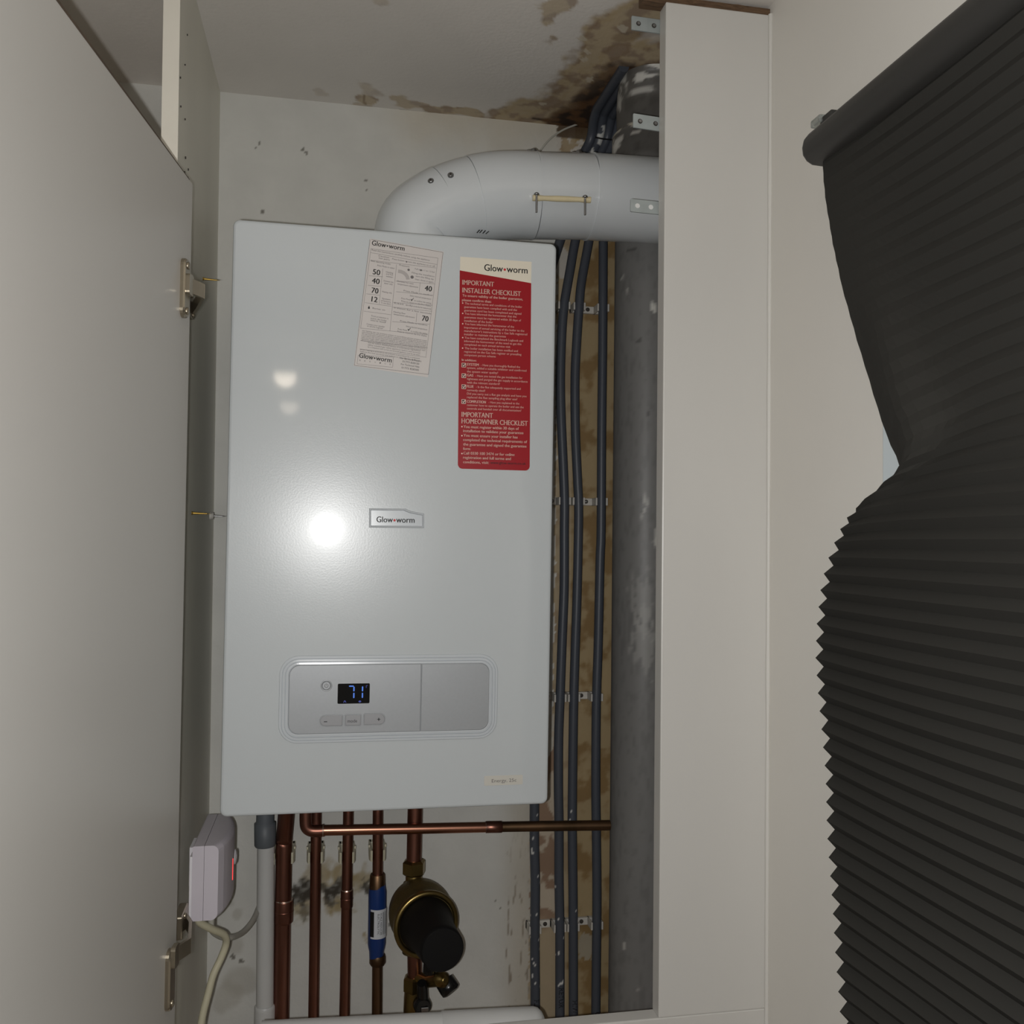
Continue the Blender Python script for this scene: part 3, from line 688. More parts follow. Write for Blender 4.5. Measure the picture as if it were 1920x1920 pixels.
tiny = [((250, 205), (990, 350), 'Read the instructions carefully before using the appliance'), ((335, 280), (470, 300), 'Caution'), ((340, 310), (480, 325), 'hot parts'), ((510, 320), (1060, 410), 'Press button to turn the appliance on or off'),
        ((240, 345), (490, 385), 'Basic operating modes'), ((320, 405), (540, 435), 'Press Mode to select'), ((430, 490), (520, 505), 'Heating'), ((430, 515), (520, 530), 'and hot'), ((430, 545), (520, 560), 'water'),
        ((400, 605), (525, 625), 'Domestic hot'), ((405, 635), (515, 650), 'water only'), ((380, 745), (505, 765), 'Heating only'), ((380, 835), (490, 850), 'System'), ((370, 862), (490, 878), 'pressure'), ((370, 890), (490, 905), 'in use (bar)'),
        ((260, 960), (420, 980), 'Burner on'), ((245, 1060), (460, 1095), 'Frost protection is'), ((235, 1090), (440, 1120), 'active, the boiler'), ((235, 1115), (430, 1145), 'starts itself'), ((185, 1165), (415, 1200), 'Contact your installer'), ((190, 1190), (395, 1220), 'or service engineer'),
        ((600, 400), (730, 415), 'Pressure'), ((800, 450), (1060, 490), 'Full up to 1 to 1.5 bar'), ((760, 500), (1055, 535), 'Filling the installation'), ((810, 545), (1045, 580), 'turn the filling tap'), ((800, 585), (1040, 610), 'then close it again'),
        ((575, 610), (790, 630), 'Domestic hot water'), ((575, 645), (845, 675), 'temperature adjustment'), ((655, 735), (1025, 790), 'Press Mode to confirm'), ((735, 800), (1010, 840), 'Select desired temperature'), ((625, 835), (740, 850), 'Press Mode'), ((790, 865), (1010, 895), 'to confirm the setting'), ((625, 870), (1010, 925), 'Press to return to the first display'),
        ((540, 895), (1015, 955), 'Last adjustment'), ((530, 955), (1010, 1010), 'is shown for a few seconds'), ((525, 1010), (680, 1025), 'Heating flow'), ((525, 1040), (800, 1070), 'temperature adjustment'), ((610, 1130), (960, 1180), 'Press Mode to confirm'), ((685, 1200), (960, 1240), 'Select desired temperature'), ((580, 1235), (700, 1250), 'Press Mode'), ((745, 1265), (960, 1295), 'to confirm the setting'), ((575, 1265), (955, 1320), 'Press to return to the first display')]
for a, b_, t in tiny: stt(a, b_, t, .0021, 2)
wd = ['appliance', 'must be', 'installed', 'and serviced', 'by a competent', 'person', 'in accordance', 'with current', 'regulations', 'gas', 'safety', 'supply', 'the', 'before', 'use', 'water', 'pressure', 'heating', 'system', 'instructions']
random.seed(11)
for i in range(7):
    y = 1245 + i * 21; x = 130 - i * 3
    stt((x, y + 2), (x + 830, y + 118), ' '.join(random.choice(wd) for _ in range(10)), .0019, 2)
for i in range(5): stt((200 if i < 3 else 105, 1405 + i * 28), (870, 1490 + i * 28 + 10), ' '.join(random.choice(wd) for _ in range(7)), .0019, 2)
for a, b_, t in (((612, 1615), (885, 1655), 'For Service & Repairs:'), ((640, 1660), (855, 1690), '01773 828100'), ((620, 1695), (860, 1735), 'For Technical Help:'), ((628, 1740), (850, 1768), '01773 828300')): stt(a, b_, t, .0024, 1)
for (x, y) in ((745, 850), (705, 1240)):
    p = SC_(x, y); st.add([ST(p[0] + u, p[1] + v) for u, v in ((0, .0012), (.0008, .0016), (.0014, .0004), (.0038, .0040), (.0036, .0026), (.0014, -.0014))], [list(range(6))], 1)
p = SC_(215, 945); st.add([ST(p[0] + u, p[1] + v) for u, v in ((-.0013, -.001), (0, -.0018), (.0013, -.001), (.0009, .0006), (.0, .0026), (-.0009, .0008))], [list(range(6))], 1)
# pressure dial picture
arc = [SC_(585 + 150 * math.sin(t) , 590 - 140 * math.cos(t)) for t in (0, .3, .6, .9, 1.2, 1.5)]; arc2 = [SC_(585 + 105 * math.sin(t), 590 - 95 * math.cos(t)) for t in (1.5, 1.2, .9, .6, .3, 0)]
st.add([ST(*p) for p in arc + arc2], [list(range(12))], 3)
for (x, y, r) in ((720, 455, .0016), (765, 550, .0022), (880, 460, .0012), (695, 350, .0010)):
    p = SC_(x, y); st.add([ST(p[0] + r * math.cos(a * .785), p[1] + r * math.sin(a * .785)) for a in range(8)], [list(range(8))], 2)
st.build('instruction_sticker', [M['paper'], M['ink'], M['ink_grey'], M['paper_tone']], boiler)

# ------------------------------------------------------------------ flue
YFl = -.20
fl = thing('flue_pipe', 'fat white flue pipe bending from the boiler top to the right', 'flue pipe')
def fp(x, y): return at(x, y, 1, YFl)
raw = [(fp(774, 520), .054), (fp(774, 462), .056), (fp(784, 424), .058), (fp(826, 396), .0605), (fp(870, 380), .062), (fp(920, 370), .0625), (fp(965, 367), .0625), (fp(1000, 368), .0625)]
P = smooth_path([r[0] for r in raw], 8); R_ = []
for i in range(len(P)):
    k = i / 8; j = min(int(k), len(raw) - 2); R_.append(raw[j][1] + (raw[j + 1][1] - raw[j][1]) * (k - j))
def cut(i0, i1, name, dr=0.0):
    MB().tube(P[i0:i1 + 1], [r + dr for r in R_[i0:i1 + 1]], 56).build(name, M['flue'], fl)
iA, iB = 26, 35
cut(0, iA, 'lower_elbow', .0006); cut(iA, iB, 'joint_sleeve', -.0004); cut(iB, len(P) - 1, 'upper_elbow', .0006)
e0 = fp(1000, 368); e1_ = fp(1105, 369.5); e2_ = fp(1300, 381)
MB().tube([e0, e1_], .0622, 56).build('coupling_sleeve', M['flue'], fl)
MB().tube([e1_, e2_ ], .0632, 56).build('straight_pipe', M['flue'], fl)
# thin seam bands
for pp, r in ((e0, .0634), (e1_, .0641)):
    MB().tube([pp - V((.0012, 0, 0)), pp + V((.0012, 0, 0))], r, 56).build('seam_band', M['flue'], fl)
from mathutils.bvhtree import BVHTree
_t = MB(); _t.tube(P + [e1_, e2_], R_ + [.0622, .0632], 56)
_bvh = BVHTree.FromPolygons([tuple(v) for v in _t.v], _t.f)
def flue_hit(x, y):
    d = (RM @ V(((x - 960) / F, -(y - 960) / F, -1.0))).normalized(); loc, n, _, _ = _bvh.ray_cast(CAM, d)
    return loc, (n if n.dot(d) < 0 else -n)
mb = MB()
YK = YFl - .066
a = at(999, 371, 1, YK); b_ = at(1107, 375, 1, YK); d = (b_ - a)
prof = [(0, .0045), (.008, .0045), (.016, .0036), (d.length * .4, .0042), (d.length * .6, .0042), (d.length - .016, .0036), (d.length - .008, .0045), (d.length, .0045)]
mb.lathe(a, d, prof, 12); mb.build('clamp_link', M['ivory'], fl)
for (x, y) in ((1006, 369), (1097, 374)):
    p = at(x, y, 1, YK - .004); mb = MB()
    mb.lathe(p, (0, 0, 1), [(-.0225, .0014), (0, .0016), (.0025, .0016), (.0025, .004), (.0045, .0038), (.006, .002)], 14); mb.build('clamp_screw', M['steel'], fl)
for (x, y) in ((808, 340), (845, 329)):
    p, n = flue_hit(x, y); mb = MB()
    mb.lathe(p - n * .003, n, [(0, .0044), (.0048, .0044), (.0062, .0030)], 16); mb.lathe(p + n * .0026, n, [(0, .0018), (.0012, .0016)], 10, 1)
    mb.build('screw', [M['steel'], M['hole']], fl)
for (x, y) in ((1000, 283), (1085, 286)):
    p = at(x, y, 1, YFl); mb = MB(); mb.lathe(p - V((0, 0, .003)), (0, 0, 1), [(0, .005), (.004, .005), (.006, .0032)], 14); mb.lathe(p - V((.010, 0, .001)), (1, 0, 0), [(0, .0022), (.02, .0022)], 10)
    mb.build('clamp_bolt', M['steel'], fl)
mb = MB()
for (x, y) in ((896, 433), (901, 433), (907, 434), (913, 435)):
    p, n = flue_hit(x, y); p += n * .0012; up = (V((0, 0, 1)) - n * n.z).normalized(); rt_ = up.cross(n)
    mb.add([p - rt_ * .0013 - up * .003, p + rt_ * .0006 - up * .003, p + rt_ * .0016 + up * .0035, p - rt_ * .0003 + up * .0035], [(0, 1, 2, 3)])
mb.build('printed_mark', M['ink'], fl)
# collar on top of the boiler
c = fp(774, 440); MB().tube([V((c.x, YFl, BH - .002)), V((c.x, YFl, BH + .010)), V((c.x, YFl, BH + .013))], [.064, .064, .060], 48).build('boiler_collar', M['flue'], fl)
rebase(fl, (c.x, YFl, BH))

# ------------------------------------------------------------------ grey soil stack
SX, SY, SR = .6415, -.0720, .0538
def soil_p(x, y): return at(x, y, 1, -.11 if y > 300 else (-.215 if y < 160 else -.17))
sbl = [(soil_p(1218, 580), .005, .008, 1.2), (soil_p(1180, 548), .002, .008, .7), (soil_p(1172, 516), .0016, .006, .5), (soil_p(1205, 945), .004, .018, .55), (soil_p(1200, 965), .003, .012, .4), (soil_p(1225, 1000), .0022, .02, .6), (soil_p(1226, 1015), .006, .006, .5),
       (soil_p(1205, 1200), .02, .05, .18), (soil_p(1200, 1130), .018, .05, .15), (soil_p(1172, 1775), .0015, .007, .6), (soil_p(1190, 1847), .0015, .009, .6),
       (soil_p(1225, 130), .018, .006, .9), (soil_p(1238, 125), .012, .014, .8), (soil_p(1170, 150), .010, .028, .5), (soil_p(1195, 172), .022, .0045, .85), (soil_p(1238, 166), .018, .005, .9), (soil_p(1190, 190), .016, .003, .6), (soil_p(1175, 245), .003, .007, .8), (soil_p(1180, 265), .02, .0025, .25)]
sdk = [(soil_p(1185, 467), .006, .003), (soil_p(1195, 640), .003, .003), (soil_p(1210, 780), .003, .004)]
def soil_col(c):
    w_ = V((c.x + SX, c.y + SY, c.z + ZB)); col = lin(122, 121, 119)
    n = fnoise((w_.x * 3, w_.y * 3, w_.z), 45, 3) if w_.z < .95 else fnoise(tuple(w_), 60, 4); col = lerp(col, lin(112, 111, 109), sst(.0, .6, n))
    if w_.z > .95:
        col = lerp(lin(92, 89, 85), lin(80, 77, 73), sst(.0, .5, n))
        if 1.0015 < w_.z < 1.0095 and n > -.12: col = lin(178, 172, 158)
        if .985 < w_.z < 1.0 and noise.noise(V((w_.x * 60, w_.y * 60, w_.z * 200))) > .45: col = lin(180, 176, 168)
    for p, rx, rz, s in sbl:
        q = math.hypot((w_.x - p.x) / rx, (w_.z - p.z) / rz) + n * .9
        if q < 1: col = lerp(col, lin(205, 203, 196), min(1, s) * sst(1, .7, q))
    for p, rx, rz in sdk:
        if math.hypot((w_.x - p.x) / rx, (w_.z - p.z) / rz) < 1: col = lerp(col, lin(60, 58, 56), .6)
    return col
pts = [V((SX, SY, z)) for z in frange([(ZB, .955, .004)])]; rad = [SR] * len(pts)
for z, r, dy in ((.957, SR + .004, 0), (.963, SR + .0070, -.003), (.975, SR + .0070, -.012), (.990, SR + .0070, -.030), (1.004, SR + .0072, -.048), (1.0065, SR + .0045, -.051), (1.0075, SR - .0002, -.053), (1.018, SR + .0010, -.066), (1.034, SR + .002, -.084), (1.050, SR + .001, -.098), (1.060, SR + .000, -.106), (1.068, SR - .001, -.110)):
    pts.append(V((SX + dy * .28, SY + dy, z))); rad.append(r)
_p, _r = [pts[0]], [rad[0]]
for k in range(1, len(pts)):
    m_ = 5 if pts[k].z > .95 else 1
    for q in range(1, m_ + 1): _p.append(pts[k - 1].lerp(pts[k], q / m_)); _r.append(rad[k - 1] + (rad[k] - rad[k - 1]) * q / m_)
pts, rad = _p, _r
mb = MB(); mb.loft([[p - V((SX, SY, ZB)) + V((r * math.cos(k * math.pi / 36), r * math.sin(k * math.pi / 36), 0)) for k in range(72)] for p, r in zip(pts, rad)], 0, True, True)
o = mb.build('soil_pipe', M['soil']); o.location = (SX, SY, ZB); paint(o, soil_col)
tag(o, 'wide grey plastic soil pipe with paint scuffs beside the white post', 'pipe')

# ------------------------------------------------------------------ grey plastic water pipes
GY = -.026
GR = .0078
def gp(x, y): return at(x, y, 1, GY)
lines = dict(
 A=[(1103, 310), (1092, 400), (1078.5, 452), (1068, 511), (1057.4, 574), (1053, 631), (1050.7, 707), (1052, 782), (1056, 873), (1058.3, 940), (1058, 994), (1058, 1051), (1057.4, 1111), (1053.8, 1202), (1050, 1308), (1047.4, 1383), (1047, 1474), (1048, 1549), (1048, 1644), (1049.6, 1752), (1049.6, 1903), (1049.6, 2050)],
 B=[(1120, 310), (1112, 400), (1104, 452), (1090.6, 526), (1086, 571), (1080, 662), (1078, 722), (1079, 813), (1083, 903), (1084.6, 940), (1084.6, 991), (1082, 1111), (1078, 1232), (1075.5, 1323), (1073.4, 1474), (1073, 1562), (1074.5, 1698), (1075, 1903), (1075, 2050)],
 C=[(1135, 310), (1132, 400), (1131, 452), (1130, 631), (1128, 813), (1127, 994), (1125, 1051), (1121.7, 1202), (1118, 1323), (1117, 1474), (1118, 1562), (1119, 1698), (1117, 1903), (1117, 2050)],
 D=[(1085, 310), (1068, 400), (1050, 452), (1035, 500), (1015, 570), (1004, 660), (1001, 800), (1003, 1000), (1003, 1300), (1002, 1512), (1002, 1589), (1003.6, 1657), (1002.8, 1752), (1003.6, 1903), (1003, 2050)])
def spatter(dens, zlo, zhi, heavy=None):
    def f(c):
        col = lin(70, 74, 82)
        if zlo < c.z < zhi:
            n = noise.noise(V((c.x * 230, c.y * 230, c.z * 120)))
            if n > dens: col = lin(215, 214, 210)
        if heavy and heavy[0] < c.z < heavy[1]:
            if fnoise((c.x, c.y, c.z), 60, 2) > heavy[2]: col = lin(196, 196, 192)
        return col
    return f
names = dict(A='grey plastic pipe with RETUR written low down, next right of the dotted pipe', B='grey plastic pipe marked H low down, right of the RETUR pipe', C='straight grey plastic pipe nearest the wide soil pipe', D='white-speckled grey plastic pipe emerging below the boiler')
txts = dict(A=('RETUR', 1846, .0085), B=('H.W', 1872, .0085), C=('C', 1893, .008), D=('FL', 1868, .0085))
tops = dict(D=[(1107, 262), (1115, 218), (1134, 172), (1170, 122)], A=[(1122, 262), (1131, 218), (1146, 178), (1166, 152)], B=[(1137, 262), (1146, 222), (1158, 194), (1174, 172)], C=[(1151, 262), (1160, 228), (1172, 206), (1186, 191)])
topY = dict(D=(-.215, -.125, -.062, -.030), A=(-.165, -.11, -.06, -.03), B=(-.13, -.09, -.055, -.03), C=(-.10, -.075, -.05, -.03))
gpx = {}
for key in 'DABC':
    base = [gp(*p) for p in lines[key]]
    # above the flue the pipes gather and lean towards the stack
    ups = []
    tp = tops[key]
    for (x, y), Y in zip(tp[::-1], topY[key]): ups.append(at(x, y, 1, Y))
    ups[0].z = min(ups[0].z, ZC - .001)
    path = smooth_path(ups + base, 6)
    path = [p for p in path if p.z < ZC - .0005]
    gpx[key] = path
    t = thing('water_pipe', names[key], 'pipe')
    tgt = []
    last = None
    for i in range(len(path) - 1):
        a, b_ = path[i], path[i + 1]; n = max(1, int((a - b_).length / .003)); tgt += [a.lerp(b_, j / n) for j in range(n)]
    tgt.append(path[-1])
    ob = MB().tube(tgt, GR if key != 'D' else GR + .0002, 20).build('pipe', M['grey_pipe_spat'], t)
    dens = {'D': (.50, -.40, -.10), 'A': (.52, -.40, -.18), 'B': (.70, -.4, .1), 'C': (.72, -.5, .3)}[key]
    hv = {'D': (.945, .985, -.06), 'A': (1.0, 1.05, .22), 'B': None, 'C': None}[key]
    paint(ob, spatter(*dens, hv))
    # handwritten marker along the pipe, reading downwards
    tx, y0, hh = txts[key]
    i0 = min(range(len(tgt)), key=lambda i: (tgt[i] - gp(lines[key][-2][0], y0)).length); pc_ = tgt[i0]
    me = text_mesh(tx); mb = MB(); k = hh / .73; off = .0012
    def cyl(c):
        s = (c.y - .36) * k * 1.0; th = s / GR + .12; z = pc_.z - c.x * k * .95
        j = min(range(len(tgt)), key=lambda i: abs(tgt[i].z - z)) if False else i0
        return V((pc_.x + (GR + .0006) * math.sin(th), pc_.y - (GR + .0006) * math.cos(th), z))
    mb.merge(me, cyl); bpy.data.meshes.remove(me); mb.build('marker_writing', M['marker'], t)
    rebase(t, path[-1])

# clips holding them
rowsz = [('top', 575), ('second', 940), ('third', 1308), ('lowest', 1737)]
nick = dict(A='the RETUR pipe', B='the H pipe', C='the straight pipe by the soil pipe', D='the speckled pipe')
rown = ['high up near the flue', 'level with the name badge', 'level with the display', 'down near the bottom rail']
def near(path, z): return min(path, key=lambda p: abs(p.z - z))
for ri, (rn, y) in enumerate(rowsz):
    for key in ('A', 'B', 'C') + (('D',) if ri == 3 else ()):
        zc = at(1090, y, 1, GY).z; c = near(gpx[key], zc); x = c.x
        t = thing('pipe_clip', 'white plastic clip on ' + nick[key] + ', ' + rown[ri], 'pipe clip', (x, 0, zc), group='clips on the grey pipes')
        mb = MB(); hw = GR + .0028; ya = GY - .004
        out = []
        for s in (-1, 1):
            mb.box((min(s * GR * .98, s * hw), ya, -.0065), (max(s * GR * .98, s * hw), -.0005, .0065), 0, .0008)
        mb.box((-hw, -.010, -.0065), (hw, -.0005, .0065), 0, .0008)
        mb.build('clip_body', M['clip'], t)
        side = 1 if key == 'D' else -1
        if key in 'CAD':
            L = .020 if key != 'A' else .012
            if key == 'A' and ri in (3,): continue
            mb = MB(); mb.box((min(side * hw * .9, side * (hw + L)), -.0075, -.0062), (max(side * hw * .9, side * (hw + L)), -.0005, .0062), 0, .0012)
            mb.build('fixing_tab', M['clip'], t)
            mb = MB(); mb.lathe((side * (hw + L * .55), -.0072, .0004), (0, -1, 0), [(0, .0036), (.0012, .0034), (.002, .0012)], 14); mb.build('screw', M['hole'] if ri != 1 else M['steel'], t)
# cable tie round the bundle above the flue
za = at(1135, 268, 1, -.02).z; x0 = near(gpx['A'], za).x - GR - .001; x1 = near(gpx['C'], za).x + GR + .001; yc = near(gpx['A'], za).y
mb = MB(); lp = []
n = 40
for i in range(n + 1):
    a = 2 * math.pi * i / n; lp.append(V(((x0 + x1) / 2 + (x1 - x0) / 2 * math.copysign(abs(math.cos(a)) ** .6, math.cos(a)), yc + (GR + .0012) * math.copysign(abs(math.sin(a)) ** .6, math.sin(a)), za + .002 * math.cos(a * 2))))
mb.tube(lp, .0013, 8); o = mb.build('cable_tie', M['black']); tag(o, 'thin black cable tie round the grey pipes above the flue', 'cable tie')
# loose wire end in the corner
o = MB().tube(smooth_path([at(1012, 284, 1, -.012), at(1030, 262, 1, -.014), at(1055, 244, 1, -.012), at(1082, 233, 1, -.008)], 6), .0016, 8).build('wire', M['cable_white'])
tag(o, 'short thin off-white wire curving up behind the flue to the ceiling', 'wire')

# ------------------------------------------------------------------ copper pipes under the boiler
CY = -.050
def cpnt(x, y, Y=CY): return at(x, y, 1, Y)
ZT = .03
def cpipe(name, label, xt, xb, r, m, coup, xtop=None, pts=None, Y=CY):
    t = thing(name, label, 'copper pipe', group=None)
    a = cpnt(xt, 1530, Y); b_ = cpnt(xb, 1900, Y); d = (b_ - a) / (b_.z - a.z)
    top = a + d * (ZT - a.z); bot = a + d * (-.58 - a.z)
    path = [top, bot] if pts is None else smooth_path(pts + [bot], 6)
    MB().tube(path, r, 28).build('pipe', m, t)
    for (y0, y1, dr, ring) in coup:
        p = cpnt(xt + (xb - xt) * (y0 - 1530) / 370, y0, Y); q = cpnt(xt + (xb - xt) * (y1 - 1530) / 370, y1, Y)
        mb = MB(); mb.tube([p + V((0, 0, .0012)), p, p - V((0, 0, .001)), q + V((0, 0, .001)), q, q - V((0, 0, .0012))], [r + dr * .3, r + dr * .9, r + dr, r + dr, r + dr * .9, r + dr * .3], 28)
        if ring: mb.tube([p + V((0, 0, .0018)), p + V((0, 0, .0004))], [r + dr * .4, r + dr * .8], 28, 1)
        zc = (p.z + q.z) / 2; mb.tube([V((p.x, p.y, zc + .001)), V((p.x, p.y, zc)), V((p.x, p.y, zc - .001))], [r + dr, r + dr + .0006, r + dr], 28, 0, False)
        mb.build('coupler', [m, M['solder']], t)
    rebase(t, bot); return t
p1 = [cpnt(538, 1440, -.10), cpnt(538, 1500, -.085), cpnt(536, 1535, -.068), cpnt(533, 1575, -.055), cpnt(532, 1620)]
cpipe('copper_pipe', 'thick copper pipe, leftmost of the copper pipes under the boiler', 536, 528, .0125, M['copper'], [(1688, 1728, .0018, True)], pts=p1)
cpipe('copper_pipe', 'plain copper pipe running down just right of the thickest one', 593, 588, .0083, M['copper'], [])
cpipe('copper_pipe', 'thin copper pipe with a soldered coupler, left of the blue device', 653, 646, .0083, M['copper'], [(1669, 1700, .0012, True)])
t = thing('copper_pipe', 'copper pipe running through the blue scale reducer', 'copper pipe')
a = cpnt(708.5, 1530); b_ = cpnt(707.5, 1900); 
MB().tube([a + (b_ - a) * -.35, cpnt(708, 1725)], .0083, 28).build('upper_pipe', M['copper'], t)
MB().tube([cpnt(708, 1725), cpnt(706, 2050)], .0083, 28).build('lower_pipe', M['copper_dark'], t)
rebase(t, cpnt(706, 2050))
# blue scale reducer
t = thing('scale_reducer', 'blue tubular scale reducer with white label on a copper pipe', 'pipe fitting')
c = lambda y: cpnt(708, y)
r = .0135
zz = lambda y0, y1: (c(y0).z - c(y1).z)
mb = MB(); top = c(1658); Lb = zz(1658, 1796)
mb.lathe(top, (0, 0, -1), [(0, .0125), (.004, .0128), (Lb * .10, .0142), (Lb * .80, .0142), (Lb * .86, .0130), (Lb * .90, .0118), (Lb, .0112)], 40); mb.build('tube_body', M['blue'], t)
mb = MB(); mb.lathe(c(1638), (0, 0, -1), [(0, .0108), (.002, .0120), (zz(1638, 1668), .0130)], 32); mb.build('end_cap', M['copper_dark'], t); mb = MB(); mb.lathe(c(1790), (0, 0, -1), [(0, .0115), (.004, .0128), (.012, .0130), (.016, .0105)], 32); mb.build('end_cap', M['copper_dark'], t)
mb = MB(); pa = c(1700); Ll = zz(1700, 1754); n = 24; vs = []
LR = .0146
for i in range(n + 1):
    th = math.radians(-95 + 190 * i / n)
    for zq in (pa.z, pa.z - Ll): vs.append((pa.x + LR * math.sin(th), pa.y - LR * math.cos(th), zq))
mb.add(vs, [(2 * i, 2 * i + 2, 2 * i + 3, 2 * i + 1) for i in range(n)], 0, True)
def onlab(u, w_):   # u metres down the label, w around it
    th = w_ / LR; return V((pa.x + (LR + .0003) * math.sin(th), pa.y - (LR + .0003) * math.cos(th), pa.z - u))
vs = []
for i in range(7):
    w_ = -.0135 + .0075 * i / 6; vs += [onlab(.003, w_), onlab(Ll - .003, w_)]
mb.add(vs, [(2 * i, 2 * i + 2, 2 * i + 3, 2 * i + 1) for i in range(6)], 1)
def lt(txt, w0, cap, u0, L, mi=1):
    me = text_mesh(txt); xs_ = [v.co.x for v in me.vertices]; k = cap / .73; kx = L / (max(xs_) - min(xs_))
    mb.merge(me, lambda q: onlab(u0 + (q.x - min(xs_)) * kx, w0 + q.y * k), mi); bpy.data.meshes.remove(me)
lt('ELECTROLYTIC', -.0005, .0032, .006, Ll - .013); lt('SCALE REDUCER', .0040, .0028, .005, Ll - .011)
for w0 in (.0082, .0096, .0120, .0140):
    mb.add([onlab(.004, w0), onlab(Ll - .006, w0), onlab(Ll - .006, w0 + .0006), onlab(.004, w0 + .0006)], [(0, 1, 2, 3)], 1)
mb.build('label', [M['label_white'], M['ink']], t)
rebase(t, c(1806))
# cream clips behind the four pipes
for (x, y, r, lb) in ((531, 1607, .0125, 'cream plastic clip behind the thickest copper pipe'), (591.5, 1606, .0083, 'cream plastic clip behind the second copper pipe from the left'), (650.5, 1606, .0083, 'cream plastic clip behind the third copper pipe from the left'), (708, 1602, .0083, 'cream plastic clip above the blue scale reducer')):
    p = cpnt(x, y); t = thing('pipe_clip', lb, 'pipe clip', (p.x, 0, p.z), group='clips behind the copper pipes')
    mb = MB()
    for s in (-1, 1):
        o_ = [(s * (r + .0006), -.001), (s * (r + .0045), -.001), (s * (r + .0050), -.030), (s * (r + .0052), CY + .004), (s * (r + .0030), CY - .006), (s * (r - .0002), CY - .008), (s * (r + .0006), CY)]
        mb.loft([[(a_, b2, z) for a_, b2 in o_] for z in (-.0085, -.0070, .0070, .0085)], 0)
        mb.box((min(s * (r + .003), s * (r + .006)), CY + .008, .0085), (max(s * (r + .003), s * (r + .006)), CY + .016, .0125), 0, .0008)
    mb.box((-(r + .004), -.014, -.0085), (r + .004, -.001, .0085), 0, .001)
    mb.build('clip_body', M['clip_cream'], t)
# horizontal copper pipe with elbow
HY = -.092
t = thing('copper_pipe', 'bright horizontal copper pipe running right from an elbow under the boiler', 'copper pipe')
hp = lambda x, y: at(x, y, 1, HY)
HR = .0079
el = smooth_path([hp(573, 1490), hp(573, 1520), hp(573, 1540), hp(575, 1551), hp(583, 1557), hp(596, 1558), hp(608, 1557)], 6)
MB().tube(el, [HR + .0012] * len(el), 28).build('elbow', M['copper'], t)
MB().tube([hp(573, 1440), hp(573, 1500)], HR, 28).build('riser', M['copper'], t)
MB().tube([hp(606, 1557), hp(800, 1553.5), hp(920, 1551)], HR, 28).build('pipe', M['copper_bright'], t)
mb = MB(); a = hp(911, 1551); b_ = hp(940, 1550.5); mb.tube([a - V((.001, 0, 0)), a, b_, b_ + V((.001, 0, 0))], [HR, HR + .0011, HR + .0011, HR], 28); mb.tube([a - V((.001, 0, 0)), a + V((.0004, 0, 0))], [HR + .0004, HR + .0010], 28, 1); mb.build('coupler', [M['copper'], M['solder']], t)
mb = MB(); a = hp(606, 1557); mb.tube([a - V((.0012, 0, 0)), a + V((.0006, 0, 0))], [HR + .0015, HR + .0013], 28); mb.build('solder_joint', M['solder'], t)
MB().tube([hp(938, 1550.5), hp(1030, 1549), hp(1143, 1547.5)], HR, 28).build('right_pipe', M['copper_dark'], t)
rebase(t, hp(700, 1555))

# ------------------------------------------------------------------ magnetic filter on the right-hand copper pipe
FY = -.075
t = thing('copper_pipe', 'copper pipe coming down to the brass filter with black cap', 'copper pipe')
a = at(778, 1530, 1, FY); b_ = at(775.5, 1640, 1, FY); d = (b_ - a) / (b_.z - a.z)
fr = .0118
MB().tube([a + d * .09, b_], fr, 28).build('upper_pipe', M['copper'], t)
MB().tube([at(777, 1770, 1, FY), at(778, 1845, 1, FY)], fr - .0004, 28).build('lower_pipe', M['copper'], t)
MB().tube([at(776, 1890, 1, FY), at(776, 2050, 1, FY)], fr - .0004, 28).build('tail_pipe', M['copper_dark'], t)
rebase(t, at(776, 2050, 1, FY))

f = thing('magnetic_filter', 'round bronze filter with a big black cap tilted outwards', 'filter')
fc = at(776, 1640, 1, FY)
mb = MB(); z = fc.z
mb.lathe(V((fc.x, FY, at(775, 1612, 1, FY).z)), (0, 0, -1), [(0, .0145), (.003, .0185), (.020, .0185), (.023, .0150)], 6, up=V((1, .25, 0)))
mb.lathe(V((fc.x, FY, at(775, 1628, 1, FY).z)), (0, 0, -1), [(0, .0130), (.028, .0130), (.030, .0145)], 24)
mb.build('compression_nut', M['brass'], f)
# cast body: a bowl swelling towards the ring
rc = at(799, 1733, 1, -.150); ax = (at(831, 1780, 1, -.235) - rc).normalized()
sb = at(780, 1695, 1, -.075)
mb = MB(); n_ = 14; pts = []; rad = []
back = sb + (sb - rc).normalized() * .030
for i in range(n_ + 1):
    k = i / n_; pts.append(back.lerp(rc, k)); rad.append(.0475 * math.sqrt(max(0.0, 1 - (1 - min(1, k * 1.55)) ** 2)) + .001 if k < .65 else .0485 - .004 * math.sin((k - .65) / .35 * math.pi))
mb.tube(pts, rad, 48)
mb.tube([V((fc.x, FY, at(776, 1655, 1, FY).z)), V((fc.x, FY, at(776, 1785, 1, FY).z))], .0165, 24)
mb.build('filter_body', M['bronze'], f)
mb = MB(); mb.lathe(rc, ax, [(-.008, .0470), (-.004, .0492), (.002, .0497), (.0045, .0480), (.0045, .0425), (.001, .0415)], 56); mb.build('ring', M['brass'], f)
mb = MB(); ec = at(831, 1783, 1, -.245); cax = (ec - rc).normalized(); Lc = (ec - rc).length
mb.lathe(rc - cax * .002, cax, [(0, .0412), (.010, .0405), (.030, .0345), (Lc - .012, .0312), (Lc - .002, .0308), (Lc, .0290)], 56)
mb.build('cap', M['black'], f)
rebase(f, V((fc.x, FY, at(776, 1785, 1, FY).z)))

